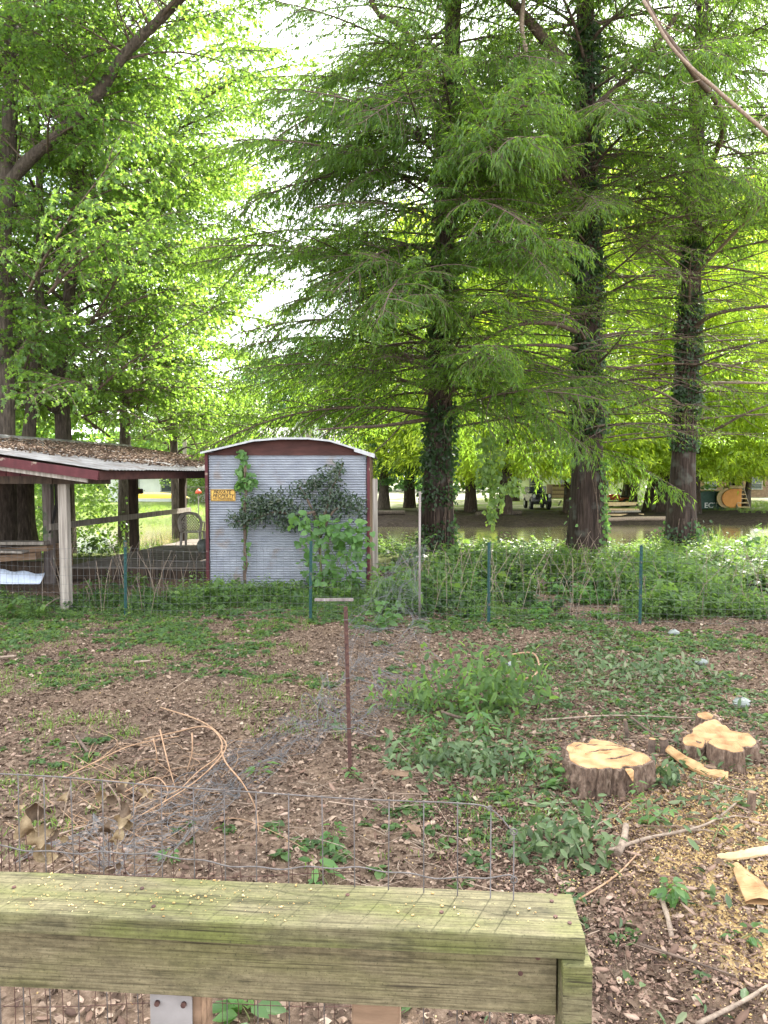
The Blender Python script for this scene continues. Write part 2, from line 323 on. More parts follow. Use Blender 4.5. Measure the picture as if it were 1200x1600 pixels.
def rail_mat(green=1.0, warm=(1, 1, 1)):
    """pressure-treated board: long grain, green algae film, dark stains, knots"""
    m, n, out = new_mat('mossy_treated_wood'); lk = n.links.new
    tc = n.nodes.new('ShaderNodeTexCoord')
    mp = n.nodes.new('ShaderNodeMapping'); mp.inputs['Scale'].default_value = (2.6, 16, 16); lk(tc.outputs['Object'], mp.inputs[0])
    g = n.nodes.new('ShaderNodeTexNoise'); g.inputs['Scale'].default_value = 6; g.inputs['Detail'].default_value = 8; g.inputs['Roughness'].default_value = .7; g.inputs['Distortion'].default_value = .6
    lk(mp.outputs[0], g.inputs[0])
    r = ramp(n, [(.25, (.075, .066, .043)), (.45, (.122, .106, .068)), (.6, (.165, .145, .095)), (.78, (.215, .19, .13))]); lk(g.outputs['Fac'], r.inputs[0])
    a = n.nodes.new('ShaderNodeTexNoise'); a.inputs['Scale'].default_value = 5.5; a.inputs['Detail'].default_value = 6
    mp2 = n.nodes.new('ShaderNodeMapping'); mp2.inputs['Scale'].default_value = (.7, 2.2, 2.2); lk(tc.outputs['Object'], mp2.inputs[0]); lk(mp2.outputs[0], a.inputs[0])
    r2 = ramp(n, [(.42 + .12 * (1 - green), (0, 0, 0)), (.70, (.75 * green, .75 * green, .75 * green))]); lk(a.outputs['Fac'], r2.inputs[0])
    m1 = n.nodes.new('ShaderNodeMixRGB'); m1.inputs[2].default_value = (.105, .120, .030, 1); lk(r2.outputs[0], m1.inputs[0]); lk(r.outputs[0], m1.inputs[1])
    d = n.nodes.new('ShaderNodeTexNoise'); d.inputs['Scale'].default_value = 9; d.inputs['Detail'].default_value = 9; d.inputs['Roughness'].default_value = .75; lk(mp2.outputs[0], d.inputs[0])
    r3 = ramp(n, [(.54, (0, 0, 0)), (.70, (.8, .8, .8))]); lk(d.outputs['Fac'], r3.inputs[0])
    m2 = n.nodes.new('ShaderNodeMixRGB'); m2.inputs[2].default_value = (.028, .026, .017, 1); lk(r3.outputs[0], m2.inputs[0]); lk(m1.outputs[0], m2.inputs[1])
    # knots and long drying cracks
    mk = n.nodes.new('ShaderNodeMapping'); mk.inputs['Scale'].default_value = (3.4, 8, 8); mk.inputs['Location'].default_value = (.3, .2, .7); lk(tc.outputs['Object'], mk.inputs[0])
    vo = n.nodes.new('ShaderNodeTexVoronoi'); vo.inputs['Scale'].default_value = 1.0; lk(mk.outputs[0], vo.inputs['Vector'])
    rk = ramp(n, [(.05, (.85, .85, .85)), (.085, (.25, .25, .25)), (.11, (.5, .5, .5)), (.14, (0, 0, 0))]); lk(vo.outputs['Distance'], rk.inputs[0])
    mkx = n.nodes.new('ShaderNodeMixRGB'); mkx.inputs[2].default_value = (.045, .03, .018, 1); lk(rk.outputs[0], mkx.inputs[0]); lk(m2.outputs[0], mkx.inputs[1])
    mc = n.nodes.new('ShaderNodeMapping'); mc.inputs['Scale'].default_value = (1.6, 60, 60); lk(tc.outputs['Object'], mc.inputs[0])
    nc_ = n.nodes.new('ShaderNodeTexNoise'); nc_.inputs['Scale'].default_value = 1.5; nc_.inputs['Detail'].default_value = 2; nc_.inputs['Distortion'].default_value = .4; lk(mc.outputs[0], nc_.inputs[0])
    rc = ramp(n, [(.66, (0, 0, 0)), (.70, (.8, .8, .8))]); lk(nc_.outputs['Fac'], rc.inputs[0])
    mcx = n.nodes.new('ShaderNodeMixRGB'); mcx.inputs[2].default_value = (.025, .02, .014, 1); lk(rc.outputs[0], mcx.inputs[0]); lk(mkx.outputs[0], mcx.inputs[1])
    # mildew specks
    ms_ = n.nodes.new('ShaderNodeTexNoise'); ms_.inputs['Scale'].default_value = 210; ms_.inputs['Detail'].default_value = 3; lk(tc.outputs['Object'], ms_.inputs[0])
    rs_ = ramp(n, [(.60, (0, 0, 0)), (.68, (.7, .7, .7))]); lk(ms_.outputs['Fac'], rs_.inputs[0])
    msx = n.nodes.new('ShaderNodeMixRGB'); msx.inputs[2].default_value = (.05, .048, .025, 1); lk(rs_.outputs[0], msx.inputs[0]); lk(mcx.outputs[0], msx.inputs[1])
    ml_ = n.nodes.new('ShaderNodeTexNoise'); ml_.inputs['Scale'].default_value = 55; ml_.inputs['Detail'].default_value = 6; ml_.inputs['Roughness'].default_value = .8; lk(tc.outputs['Object'], ml_.inputs[0])
    rl_ = ramp(n, [(.35, (.72, .72, .7)), (.65, (1.22, 1.22, 1.2))]); lk(ml_.outputs['Fac'], rl_.inputs[0])
    mlx = n.nodes.new('ShaderNodeMixRGB'); mlx.blend_type = 'MULTIPLY'; mlx.inputs[0].default_value = .8; lk(msx.outputs[0], mlx.inputs[1]); lk(rl_.outputs[0], mlx.inputs[2])
    m2 = mlx
    # fine grain lines
    mp3 = n.nodes.new('ShaderNodeMapping'); mp3.inputs['Scale'].default_value = (1.5, 110, 110); lk(tc.outputs['Object'], mp3.inputs[0])
    g2 = n.nodes.new('ShaderNodeTexNoise'); g2.inputs['Scale'].default_value = 2.2; g2.inputs['Detail'].default_value = 4; lk(mp3.outputs[0], g2.inputs[0])
    r4 = ramp(n, [(.34, (.5, .49, .46)), (.45, (.92, .92, .91)), (.62, (1.1, 1.1, 1.08))]); lk(g2.outputs['Fac'], r4.inputs[0])
    m3 = n.nodes.new('ShaderNodeMixRGB'); m3.blend_type = 'MULTIPLY'; m3.inputs[0].default_value = .95; lk(m2.outputs[0], m3.inputs[1]); lk(r4.outputs[0], m3.inputs[2])
    b = n.nodes.new('ShaderNodeBsdfPrincipled'); b.inputs['Roughness'].default_value = .85; b.inputs['Specular IOR Level'].default_value = .25
    m4 = n.nodes.new('ShaderNodeMixRGB'); m4.blend_type = 'MULTIPLY'; m4.inputs[0].default_value = 1; m4.inputs[2].default_value = (*warm, 1); lk(m3.outputs[0], m4.inputs[1]); lk(m4.outputs[0], b.inputs['Base Color'])
    bp = n.nodes.new('ShaderNodeBump'); bp.inputs['Strength'].default_value = .6; bp.inputs['Distance'].default_value = .003
    lk(g2.outputs['Fac'], bp.inputs['Height']); lk(bp.outputs[0], b.inputs['Normal']); lk(b.outputs[0], out.inputs[0]); return m
M['rail'] = rail_mat(1.0, (.88, .89, .78)); M['railface'] = rail_mat(.45, (1.0, .96, .88))

def ground_mat():
    m, n, out = new_mat('mulch_and_grass_ground'); lk = n.links.new
    tc = n.nodes.new('ShaderNodeTexCoord')
    def noi(s, d=6, rr=.6):
        x = n.nodes.new('ShaderNodeTexNoise'); x.inputs['Scale'].default_value = s; x.inputs['Detail'].default_value = d; x.inputs['Roughness'].default_value = rr
        lk(tc.outputs['Object'], x.inputs[0]); return x
    a = noi(22, 8, .75); r = ramp(n, [(.3, (.065, .044, .031)), (.5, (.155, .108, .078)), (.7, (.275, .205, .155))]); lk(a.outputs['Fac'], r.inputs[0])
    a2 = noi(.9, 4); r1 = ramp(n, [(.35, (.65, .65, .68)), (.65, (1.15, 1.1, 1.0))]); lk(a2.outputs['Fac'], r1.inputs[0])
    mm = n.nodes.new('ShaderNodeMixRGB'); mm.blend_type = 'MULTIPLY'; mm.inputs[0].default_value = .8; lk(r.outputs[0], mm.inputs[1]); lk(r1.outputs[0], mm.inputs[2])
    # grass colour beyond
    g = noi(5, 8, .7); rg = ramp(n, [(.3, (.07, .10, .025)), (.7, (.17, .21, .06))]); lk(g.outputs['Fac'], rg.inputs[0])
    sx = n.nodes.new('ShaderNodeSeparateXYZ'); lk(tc.outputs['Object'], sx.inputs[0])
    def band(inp, a_, b_):
        q = n.nodes.new('ShaderNodeMapRange'); q.inputs['From Min'].default_value = a_; q.inputs['From Max'].default_value = b_; lk(inp, q.inputs[0]); return q
    y1 = band(sx.outputs['Y'], 16, 20)
    yf = band(sx.outputs['Y'], 48, 52)
    gn = noi(.35, 4); rgn = ramp(n, [(.45, (0, 0, 0)), (.6, (1, 1, 1))]); lk(gn.outputs['Fac'], rgn.inputs[0])
    mix1 = n.nodes.new('ShaderNodeMixRGB'); lk(y1.outputs[0], mix1.inputs[0]); lk(mm.outputs[0], mix1.inputs[1]); lk(rg.outputs[0], mix1.inputs[2])
    # far bank brown dirt, tree shade darkened into its colour, between 37 and 48
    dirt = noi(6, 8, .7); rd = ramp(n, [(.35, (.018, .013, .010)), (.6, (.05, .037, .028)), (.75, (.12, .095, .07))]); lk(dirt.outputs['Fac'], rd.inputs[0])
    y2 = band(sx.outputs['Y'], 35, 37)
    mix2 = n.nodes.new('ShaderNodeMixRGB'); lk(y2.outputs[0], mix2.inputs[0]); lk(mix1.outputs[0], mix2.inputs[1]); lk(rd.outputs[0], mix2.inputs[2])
    # beyond 50: gravel and grass
    gr = ramp(n, [(.35, (.17, .15, .13)), (.65, (.32, .29, .25))]); lk(dirt.outputs['Fac'], gr.inputs[0])
    fg = n.nodes.new('ShaderNodeMixRGB'); lk(rgn.outputs[0], fg.inputs[0]); lk(gr.outputs[0], fg.inputs[1]); lk(rg.outputs[0], fg.inputs[2])
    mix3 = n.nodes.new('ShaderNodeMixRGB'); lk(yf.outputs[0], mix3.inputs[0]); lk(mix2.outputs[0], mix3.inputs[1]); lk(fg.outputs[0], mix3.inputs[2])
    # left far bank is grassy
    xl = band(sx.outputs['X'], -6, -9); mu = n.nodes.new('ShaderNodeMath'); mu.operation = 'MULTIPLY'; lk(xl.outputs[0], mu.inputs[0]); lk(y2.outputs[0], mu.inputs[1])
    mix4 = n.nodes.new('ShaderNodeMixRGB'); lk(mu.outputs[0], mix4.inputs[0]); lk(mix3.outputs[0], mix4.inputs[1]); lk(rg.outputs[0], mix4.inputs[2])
    # sawdust strewn round the stumps
    mp = n.nodes.new('ShaderNodeMapping'); mp.inputs['Location'].default_value = (-2.75, -4.3, 0); 
    vs = n.nodes.new('ShaderNodeVectorMath'); vs.operation = 'SUBTRACT'; vs.inputs[1].default_value = (2.35, 3.95, 0); lk(tc.outputs['Object'], vs.inputs[0])
    vm = n.nodes.new('ShaderNodeVectorMath'); vm.operation = 'MULTIPLY'; vm.inputs[1].default_value = (1.05, .62, 0); lk(vs.outputs[0], vm.inputs[0])
    ln = n.nodes.new('ShaderNodeVectorMath'); ln.operation = 'LENGTH'; lk(vm.outputs[0], ln.inputs[0])
    q = band(ln.outputs['Value'], 1.55, .3)
    sn = noi(4, 8, .7); su = n.nodes.new('ShaderNodeMath'); su.operation = 'ADD'; lk(q.outputs[0], su.inputs[0]); lk(sn.outputs['Fac'], su.inputs[1])
    rs = ramp(n, [(.80, (0, 0, 0)), (.98, (1, 1, 1))]); 
    sc2 = n.nodes.new('ShaderNodeMath'); sc2.operation = 'MULTIPLY'; sc2.inputs[1].default_value = .92; lk(su.outputs[0], sc2.inputs[0]); lk(sc2.outputs[0], rs.inputs[0])
    sd_ = noi(60, 4); rsd = ramp(n, [(.35, (.42, .27, .11)), (.65, (.66, .48, .24))]); lk(sd_.outputs['Fac'], rsd.inputs[0])
    mix5 = n.nodes.new('ShaderNodeMixRGB'); lk(rs.outputs[0], mix5.inputs[0]); lk(mix4.outputs[0], mix5.inputs[1]); lk(rsd.outputs[0], mix5.inputs[2])
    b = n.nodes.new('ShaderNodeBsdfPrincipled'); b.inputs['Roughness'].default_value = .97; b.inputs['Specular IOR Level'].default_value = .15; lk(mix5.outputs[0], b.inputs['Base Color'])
    bp = n.nodes.new('ShaderNodeBump'); bp.inputs['Strength'].default_value = .9; bp.inputs['Distance'].default_value = .02
    lk(a.outputs['Fac'], bp.inputs['Height']); lk(bp.outputs[0], b.inputs['Normal']); lk(b.outputs[0], out.inputs[0]); return m
M['ground'] = ground_mat()
def water_mat():
    m, n, out = new_mat('muddy_creek_water'); lk = n.links.new
    tc = n.nodes.new('ShaderNodeTexCoord'); no = n.nodes.new('ShaderNodeTexNoise'); no.inputs['Scale'].default_value = 1.6; no.inputs['Detail'].default_value = 4
    lk(tc.outputs['Object'], no.inputs[0])
    b = n.nodes.new('ShaderNodeBsdfPrincipled'); b.inputs['Base Color'].default_value = (.12, .105, .055, 1); b.inputs['Roughness'].default_value = .12; b.inputs['Specular IOR Level'].default_value = .5
    bp = n.nodes.new('ShaderNodeBump'); bp.inputs['Strength'].default_value = .25; bp.inputs['Distance'].default_value = .03
    lk(no.outputs['Fac'], bp.inputs['Height']); lk(bp.outputs[0], b.inputs['Normal']); lk(b.outputs[0], out.inputs[0]); return m
M['water'] = water_mat()

# ------------------------------------------------------------ leaf scattering
def T(v, f): return (np.array(v, dtype=np.float64), np.array(f, dtype=np.int64))
KITE = T([(0, 0, 0), (.42, .5, .08), (1, 0, -.06), (.42, -.5, .08)], [(0, 2, 1), (0, 3, 2)])
FERN = T([(0, 0, 0), (.3, .5, -.03), (1, 0, -.1), (.3, -.5, -.03)], [(0, 2, 1), (0, 3, 2)])
HEART = T([(0, 0, 0), (.5, 0, -.04), (1, 0, -.16), (-.1, .34, .05), (.35, .5, .07), (.75, .27, -.02), (-.1, -.34, .05), (.35, -.5, .07), (.75, -.27, -.02)],
          [(0, 1, 3), (3, 1, 4), (4, 1, 5), (5, 1, 2), (1, 0, 6), (1, 6, 7), (1, 7, 8), (1, 8, 2)])
OVAL = T([(0, 0, 0), (.5, 0, -.06), (1, 0, -.14), (.22, .3, .06), (.62, .33, .02), (.22, -.3, .06), (.62, -.33, .02)],
         [(0, 1, 3), (3, 1, 4), (4, 1, 2), (1, 0, 5), (1, 5, 6), (1, 6, 2)])
CURL = T([(0, 0, 0.05), (.5, 0, -.06), (1, 0, .12), (.1, .34, .22), (.55, .42, .26), (.15, -.36, .16), (.6, -.38, .3)],
         [(0, 1, 3), (3, 1, 4), (4, 1, 2), (1, 0, 5), (1, 5, 6), (1, 6, 2)])
LOBE = T([(0, 0, 0), (.15, .12, .02), (.2, .55, -.05), (.42, .2, .03), (.75, .42, -.05), (.62, .1, .02), (1, 0, -.1), (.62, -.1, .02), (.75, -.42, -.05), (.42, -.2, .03), (.2, -.55, -.05), (.15, -.12, .02)],
         [(0, 3, 2), (0, 9, 3), (0, 10, 9), (3, 9, 5), (3, 5, 4), (9, 8, 7), (9, 7, 5), (5, 7, 6)])
SLAB = T([(-.5, -.4, -.5), (.5, -.5, -.5), (.45, .5, -.5), (-.5, .35, -.5), (-.46, -.36, .5), (.44, -.42, .5), (.4, .45, .5), (-.45, .3, .5)],
         [(0, 3, 2, 1), (4, 5, 6, 7), (0, 1, 5, 4), (1, 2, 6, 5), (2, 3, 7, 6), (3, 0, 4, 7)])
FLAKE = T([(-.5, -.1, -.5), (-.2, -.42, -.2), (.25, -.3, -.6), (.5, .05, -.1), (.2, .38, -.4), (-.3, .3, -.7), (-.5, -.1, .5), (-.2, -.42, .8), (.25, -.3, .4), (.5, .05, .9), (.2, .38, .6), (-.3, .3, .3)],
   [(6, 7, 8), (6, 8, 11), (8, 10, 11), (8, 9, 10), (0, 1, 7), (0, 7, 6), (1, 2, 8), (1, 8, 7), (2, 3, 9), (2, 9, 8), (3, 4, 10), (3, 10, 9), (4, 5, 11), (4, 11, 10), (5, 0, 6), (5, 6, 11)])
BLADE = T([(0, -.5, 0), (0, .5, 0), (.5, .4, .05), (.5, -.4, .05), (1, 0, -.25)], [(0, 1, 2), (0, 2, 3), (3, 2, 4)])
STICK = T([(0, -.5, -.29), (0, .5, -.29), (0, 0, .58), (1, -.3, -.2), (1, .3, -.2), (1, 0, .35)], [(0, 1, 4, 3), (1, 2, 5, 4), (2, 0, 3, 5)])

def norm(a): return a / np.maximum(np.linalg.norm(a, axis=-1, keepdims=True), 1e-9)
def frames(d, up):
    d = norm(d); n = norm(up - (up * d).sum(-1, keepdims=True) * d); y = np.cross(n, d)
    return np.stack([d, y, n], axis=-1)
def scatter(tpl, pos, Rm, sc, rng, rnd=None):
    """sc (N,3). returns verts, faces, rnd per vertex"""
    tv, tf = tpl; N = len(pos); k = len(tv)
    v = tv[None] * sc[:, None, :]
    v = np.einsum('nij,nkj->nki', Rm, v) + pos[:, None, :]
    f = tf[None] + (np.arange(N) * k)[:, None, None]
    if rnd is None: rnd = rng.random(N)
    return v.reshape(-1, 3), f.reshape(-1, tf.shape[1]), np.repeat(rnd, k)
def merge(parts):
    vs = []; fs = []; rs = []; b = 0
    for v, f, r in parts: vs.append(v); fs.append(f + b); rs.append(r); b += len(v)
    return np.concatenate(vs), np.concatenate(fs), np.concatenate(rs)
gz_v = np.vectorize(gz)

# ------------------------------------------------------------ boughs (shared mesh data) and trees
def bough(seed, Ln, tpl, leaf, wid, gap, start=.2, arch=(.10, .22), sec_gap=.2, sec_len=.42, ter_gap=.16, ter_len=.32,
          flat=.25, hang=.35, mat=None, dens=1.0, woodm=None, up3d=0.0, twigs=True, rad=.035):
    r = random.Random(seed); rng = np.random.default_rng(seed)
    def main(t): return Vector((Ln * t, .12 * Ln * (math.sin(t * 3.1 + seed) - math.sin(seed)) * .35, Ln * (arch[0] * t - arch[1] * t * t)))
    mb = MB(); pts = [main(i / 12) for i in range(13)]
    mb.tube(pts, [rad * (1 - .88 * i / 12) + .003 for i in range(13)], 5)
    segs = []     # (point list) along which leaves grow
    t = start * .55; side = 1
    while t < 1.0:
        p0 = main(t); tan = (main(min(1, t + .02)) - main(t - .02)).normalized()
        ln = Ln * sec_len * (1 - t) ** .65 * r.uniform(.7, 1.1) + .22
        ang = r.uniform(.7, 1.15) * side
        d = Matrix.Rotation(ang, 3, 'Z') @ tan; d.z += r.uniform(-flat, flat) + up3d * r.uniform(-.3, 1); d.normalize()
        n = max(3, int(ln / .22)); sp = [p0]; dd = d.copy()
        for i in range(n):
            dd = (dd + tan * .10 + Vector((r.uniform(-.09, .09), r.uniform(-.09, .09), r.uniform(-.07, .05) - hang * .12))).normalized()
            sp.append(sp[-1] + dd * ln / n)
        if twigs: mb.tube(sp, [.010 * (1 - .8 * i / n) * (.5 + ln / 2) + .0022 for i in range(n + 1)], 3, cap=False)
        if t > start: segs.append(sp)
        # tertiary twigs
        a = ter_gap * .5; s2 = 1
        while a < ln:
            if t > start * .9:
                i = min(n - 1, int(a / ln * n)); q = sp[i].lerp(sp[i + 1], a / ln * n - i); dl = (sp[i + 1] - sp[i]).normalized()
                tl = ter_len * r.uniform(.6, 1.2) * (1 - .5 * a / ln)
                e = Matrix.Rotation(s2 * r.uniform(.6, 1.1), 3, 'Z') @ dl; e.z += r.uniform(-flat, flat) - hang * .5; e.normalize()
                mid = q + e * tl * .55; end = q + e * tl + Vector((0, 0, -hang * .35 * tl))
                segs.append([q, mid, end])
                if twigs and r.random() < .35: mb.tube([q, mid, end], [.0035, .0025, .0015], 3, cap=False)
            a += ter_gap * r.uniform(.7, 1.3); s2 = -s2
        t += sec_gap / Ln * r.uniform(.7, 1.3); side = -side
    segs.append([main(.6 + .05 * i) for i in range(9)])
    me_w = bpy.data.meshes.new('branch'); me_w.from_pydata(mb.v, [], mb.f); me_w.polygons.foreach_set('use_smooth', mb.sm)
    me_w.materials.append(woodm or M['branch']); me_w.update()
    pos = []; dr = []
    for sg in segs:
        for i in range(len(sg) - 1):
            a, b = sg[i], sg[i + 1]; dl = b - a; ln = dl.length
            if ln < 1e-5: continue
            k = ln / gap * dens; k = int(k) + (r.random() < k - int(k)); dl.normalize()
            sd_ = Vector((0, 0, 1)).cross(dl)
            for j in range(k):
                q = a.lerp(b, r.random()); s_ = r.choice((-1, 1))
                e = dl * r.uniform(.3, .9) + sd_ * s_ * r.uniform(.4, 1.0) + Vector((0, 0, r.uniform(-flat, flat * .7) - hang * r.uniform(.3, 1)))
                pos.append(q); dr.append(e)
    pos = np.array([tuple(p) for p in pos]); dr = np.array([tuple(p) for p in dr]); N = len(pos)
    upv = np.array([0, 0, 1.0]) + rng.normal(0, .35, (N, 3))
    s = leaf * rng.uniform(.65, 1.25, N)
    sc = np.stack([s, s * wid, s], -1)
    v, f, rd = scatter(tpl, pos, frames(dr, upv), sc, rng)
    me_l = mesh_np('foliage', v, f, mat, rd)
    return me_w, me_l

CY = [bough(s, 5.0, FERN, .115, .19, .036, mat=M['cypress'], arch=a, hang=h, start=.22, ter_gap=.11, ter_len=.42, sec_gap=.17, flat=.45, up3d=.25) for s, a, h in ((1, (.16, .34), .45), (2, (.22, .44), .65), (3, (.10, .30), .5), (4, (.28, .40), .4), (8, (.05, .34), .7))]
CYS = [bough(s, 5.0, FERN, .125, .22, .045, mat=M['cypress'], arch=a, hang=.3, start=.62, dens=.4, sec_gap=.26) for s, a in ((5, (.12, .16)), (6, (.2, .3)), (7, (.02, .1)))]
MA = [bough(s, 3.4, LOBE, .105, .9, .078, mat=M['maple'], arch=a, hang=.75, start=.15, flat=.5, up3d=.45, ter_gap=.16, ter_len=.42, sec_len=.5, rad=.03) for s, a in ((11, (.25, .35)), (12, (.1, .3)), (13, (.35, .5)), (14, (.15, .1)))]

def add_bough(parent, variants, p, az, pitch, scale, roll=0, leafmat=None):
    i = R.randrange(len(variants)); mw, ml = variants[i]
    o = put('branch', mw, parent, p); o.rotation_euler = (roll, -pitch, az); o.scale = (scale, scale * R.choice((-1, 1)), scale)
    f = put('foliage', ml, o)
    return o

def trunk_mesh(parent, path, radii, mat, sides=36, rings=90, flute=0.0, amp=.10, seed=0, name='trunk', vfreq=.5, afreq=5):
    """path: points from ground up (world)."""
    pts = spline(path, max(2, rings // (len(path) - 1)))
    n = len(pts); mb = MB(); vs = []
    for i, p in enumerate(pts):
        t = i / (n - 1) * (len(radii) - 1); k = min(len(radii) - 2, int(t)); r0 = radii[k] + (radii[k + 1] - radii[k]) * (t - k)
        for s in range(sides):
            a = 2 * pi * s / sides
            q = Vector((math.cos(a) * afreq * .5, math.sin(a) * afreq * .5, p.z * vfreq + seed * 7.3))
            q2 = Vector((math.cos(a) * afreq * 1.6, math.sin(a) * afreq * 1.6, p.z * vfreq * 2 + seed * 3.1))
            rr = r0 * (1 + amp * noise.noise(q) + amp * .6 * noise.noise(q2))
            if flute: rr *= 1 + flute * max(0, 1 - (p.z - path[0][2]) / 2.6) ** 2 * (.5 + math.cos(5 * a + seed) + .6 * math.cos(3 * a + 2 * seed))
            vs.append(p + Vector((math.cos(a) * rr, math.sin(a) * rr, 0)))
    fs = [(i * sides + s, i * sides + (s + 1) % sides, (i + 1) * sides + (s + 1) % sides, (i + 1) * sides + s) for i in range(n - 1) for s in range(sides)]
    fs.append(tuple((n - 1) * sides + s for s in range(sides)))
    mb.add(vs, fs, 0, True)
    return mb.build(name, mat, parent)

def at_height(path, z):
    pts = [Vector(p) for p in path]
    for a, b in zip(pts, pts[1:]):
        if a.z <= z <= b.z: return a.lerp(b, (z - a.z) / (b.z - a.z))
    return pts[-1] if z > pts[-1].z else pts[0]
def rad_at(path, radii, z):
    z0, z1 = path[0][2], path[-1][2]; t = min(.999, max(0, (z - z0) / (z1 - z0))) * (len(radii) - 1); k = int(t)
    return radii[k] + (radii[k + 1] - radii[k]) * (t - k)

def ivy_on(parent, path, radii, z0, z1, count, seed, thick=.05, az=(-pi, 0), name='ivy', leaf=.085, mat='ivy'):
    """leaves clinging to the trunk, on the camera side mostly"""
    rng = np.random.default_rng(seed); pos = []; dr = []; org = ORG[parent.name]
    tubes = MB()
    for k in range(7):
        a = rng.uniform(*az); pts = []
        z = z0
        while z < z1:
            c = at_height(path, z); rr = rad_at(path, radii, z) * 1.04
            a += rng.normal(0, .12); pts.append(c + Vector((math.cos(a) * rr, math.sin(a) * rr, 0))); z += .3
        if len(pts) > 2: tubes.tube(pts, .012, 4)
    if tubes.v: tubes.build('vine_stem', M['branch'], parent)
    for k in range(count):
        z = z0 + (z1 - z0) * rng.random()
        cl = noise.noise(Vector((z * 1.3, seed, 0)))
        if rng.random() > .5 + 1.3 * cl: continue
        a = rng.uniform(*az) if rng.random() < .85 else rng.uniform(-pi, pi)
        c = at_height(path, z); rr = rad_at(path, radii, z) * 1.02 + abs(rng.normal(0, thick)) * (1 + .9 * cl)
        o = np.array([math.cos(a), math.sin(a), 0])
        pos.append(np.array(c - org) + o * rr); dr.append(o * .35 + np.array([rng.normal(0, .5), rng.normal(0, .3), -.7]))
    pos = np.array(pos); dr = np.array(dr); N = len(pos); s = leaf * rng.uniform(.45, 1.3, N)
    upv = np.array([0, -.8, .6]) + rng.normal(0, .4, (N, 3))
    v, f, rd = scatter(OVAL, pos, frames(dr, upv), np.stack([s, s * 1.1, s], -1), rng)
    put(name, mesh_np(name, v, f, M[mat], rd), parent)

def cypress(px, basey, d, lean, radii, height, label, seed, prof, n, n_bare, low, ivy=None, az_bias=None):
    b = P(px, basey, d); b.z = gz(b.x, b.y) - .15
    t = thing('cypress_tree', label, 'tree', b, 'tall cypress trees behind the fence')
    path = [b, b + Vector((lean * .2, 0, height * .25)), b + Vector((lean * .5, 0, height * .5)), b + Vector((lean, 0, height))]
    trunk_mesh(t, path, radii, M['bark_cyp'], 44, 120, flute=.09, amp=.09, seed=seed, vfreq=.25, afreq=7)
    r = random.Random(seed)
    for k in range(n):
        z = low + (height - 1 - low) * (k + r.random()) / n
        if z > 16 and r.random() < .58: continue
        az = (k * 2.399 + r.uniform(-.5, .5)) if az_bias is None or r.random() < .5 else r.gauss(r.choice(az_bias), .6)
        c = at_height(path, z) - b; ln = prof(z) * r.uniform(.75, 1.12)
        add_bough(t, CY, c, az, r.uniform(-.22, .32) + .3 * max(0, (z - 12) / height), ln / 5.0, r.uniform(-.55, .55))
    for k in range(n_bare):
        z = 3.0 + 7.0 * (k + r.random()) / n_bare
        az = k * 2.399 + r.uniform(-.5, .5)
        c = at_height(path, z) - b
        add_bough(t, CYS, c, az, r.uniform(-.05, .25), r.uniform(.55, 1.15), r.uniform(-.3, .3))
    if ivy: ivy_on(t, path, radii, *ivy, seed=seed)
    return t, path, b

# ------------------------------------------------------------ ground and water
def make_ground():
    ys = [-12]; 
    while ys[-1] < 420: y = ys[-1]; ys.append(y + (1.0 if y < 1 else .09 if y < 7 else .2 if y < 20 else .45 if y < 52 else 4 + (y - 52) * .12))
    xs = [0]
    while xs[-1] < 420: x = xs[-1]; xs.append(x + (.1 if x < 4 else .3 if x < 14 else .8 if x < 30 else 4 + (x - 30) * .15))
    xs = [-x for x in xs[:0:-1]] + xs
    nx = len(xs); v = [(x, y, gz(x, y)) for y in ys for x in xs]
    a = np.arange(len(ys) - 1)[:, None] * nx + np.arange(nx - 1)[None]
    f = np.stack([a, a + 1, a + nx + 1, a + nx], -1).reshape(-1, 4)
    o = put('ground', mesh_np('ground', v, f, M['ground'], smooth=True)); tag(o, kind='structure')
    w = MB().sheet([[(x, y, -.7) for x in range(-120, 121, 20)] for y in (19, 30, 46)]).build('creek_water', M['water']); tag(w, kind='structure')
make_ground()

# ------------------------------------------------------------ three big cypresses
def prof1(z): return 5.6 if z < 8.5 else max(1.2, 5.4 - (z - 8) * .16)
def prof2(z): return 5.0 if z < 12 else max(1.0, 5.6 - (z - 12) * .24)
r1 = [.46, .32, .27, .24, .22, .17, .10, .04]
T1, PATH1, B1 = cypress(682, 858, 18.6, .7, r1, 27, 'ivy-clad dark cypress with dense low foliage, nearest to the metal shed', 3, prof1, 250, 16, 3.4,
      ivy=(.2, 12, 9000), az_bias=(pi * 1.05, -pi * .55))
r2 = [.48, .37, .30, .26, .22, .2, .12, .04]
T2, PATH2, B2 = cypress(918, 872, 18.6, -.5, r2, 28, 'thick-trunked cypress with bare lower branches and ivy, middle of the three', 5, prof2, 130, 60, 8.0,
      ivy=(3.2, 14, 9000))
r3 = [.43, .31, .26, .22, .21, .16, .10, .03]
T3, PATH3, B3 = cypress(1062, 862, 20.0, .5, r3, 25, 'slimmer cypress with reddish trunk and bare lower branches, rightmost of the three', 9, prof2, 118, 56, 8.2,
      ivy=(2.8, 11, 6500))
ivy_on(T2, PATH2, r2, .1, 2.6, 420, 77, .03, (-1.2, -.1), 'trunk_creeper', .10, 'vine')
ivy_on(T3, PATH3, r3, .1, 1.2, 500, 78, .16, (-pi, 0), 'trunk_creeper', .10, 'ivy')

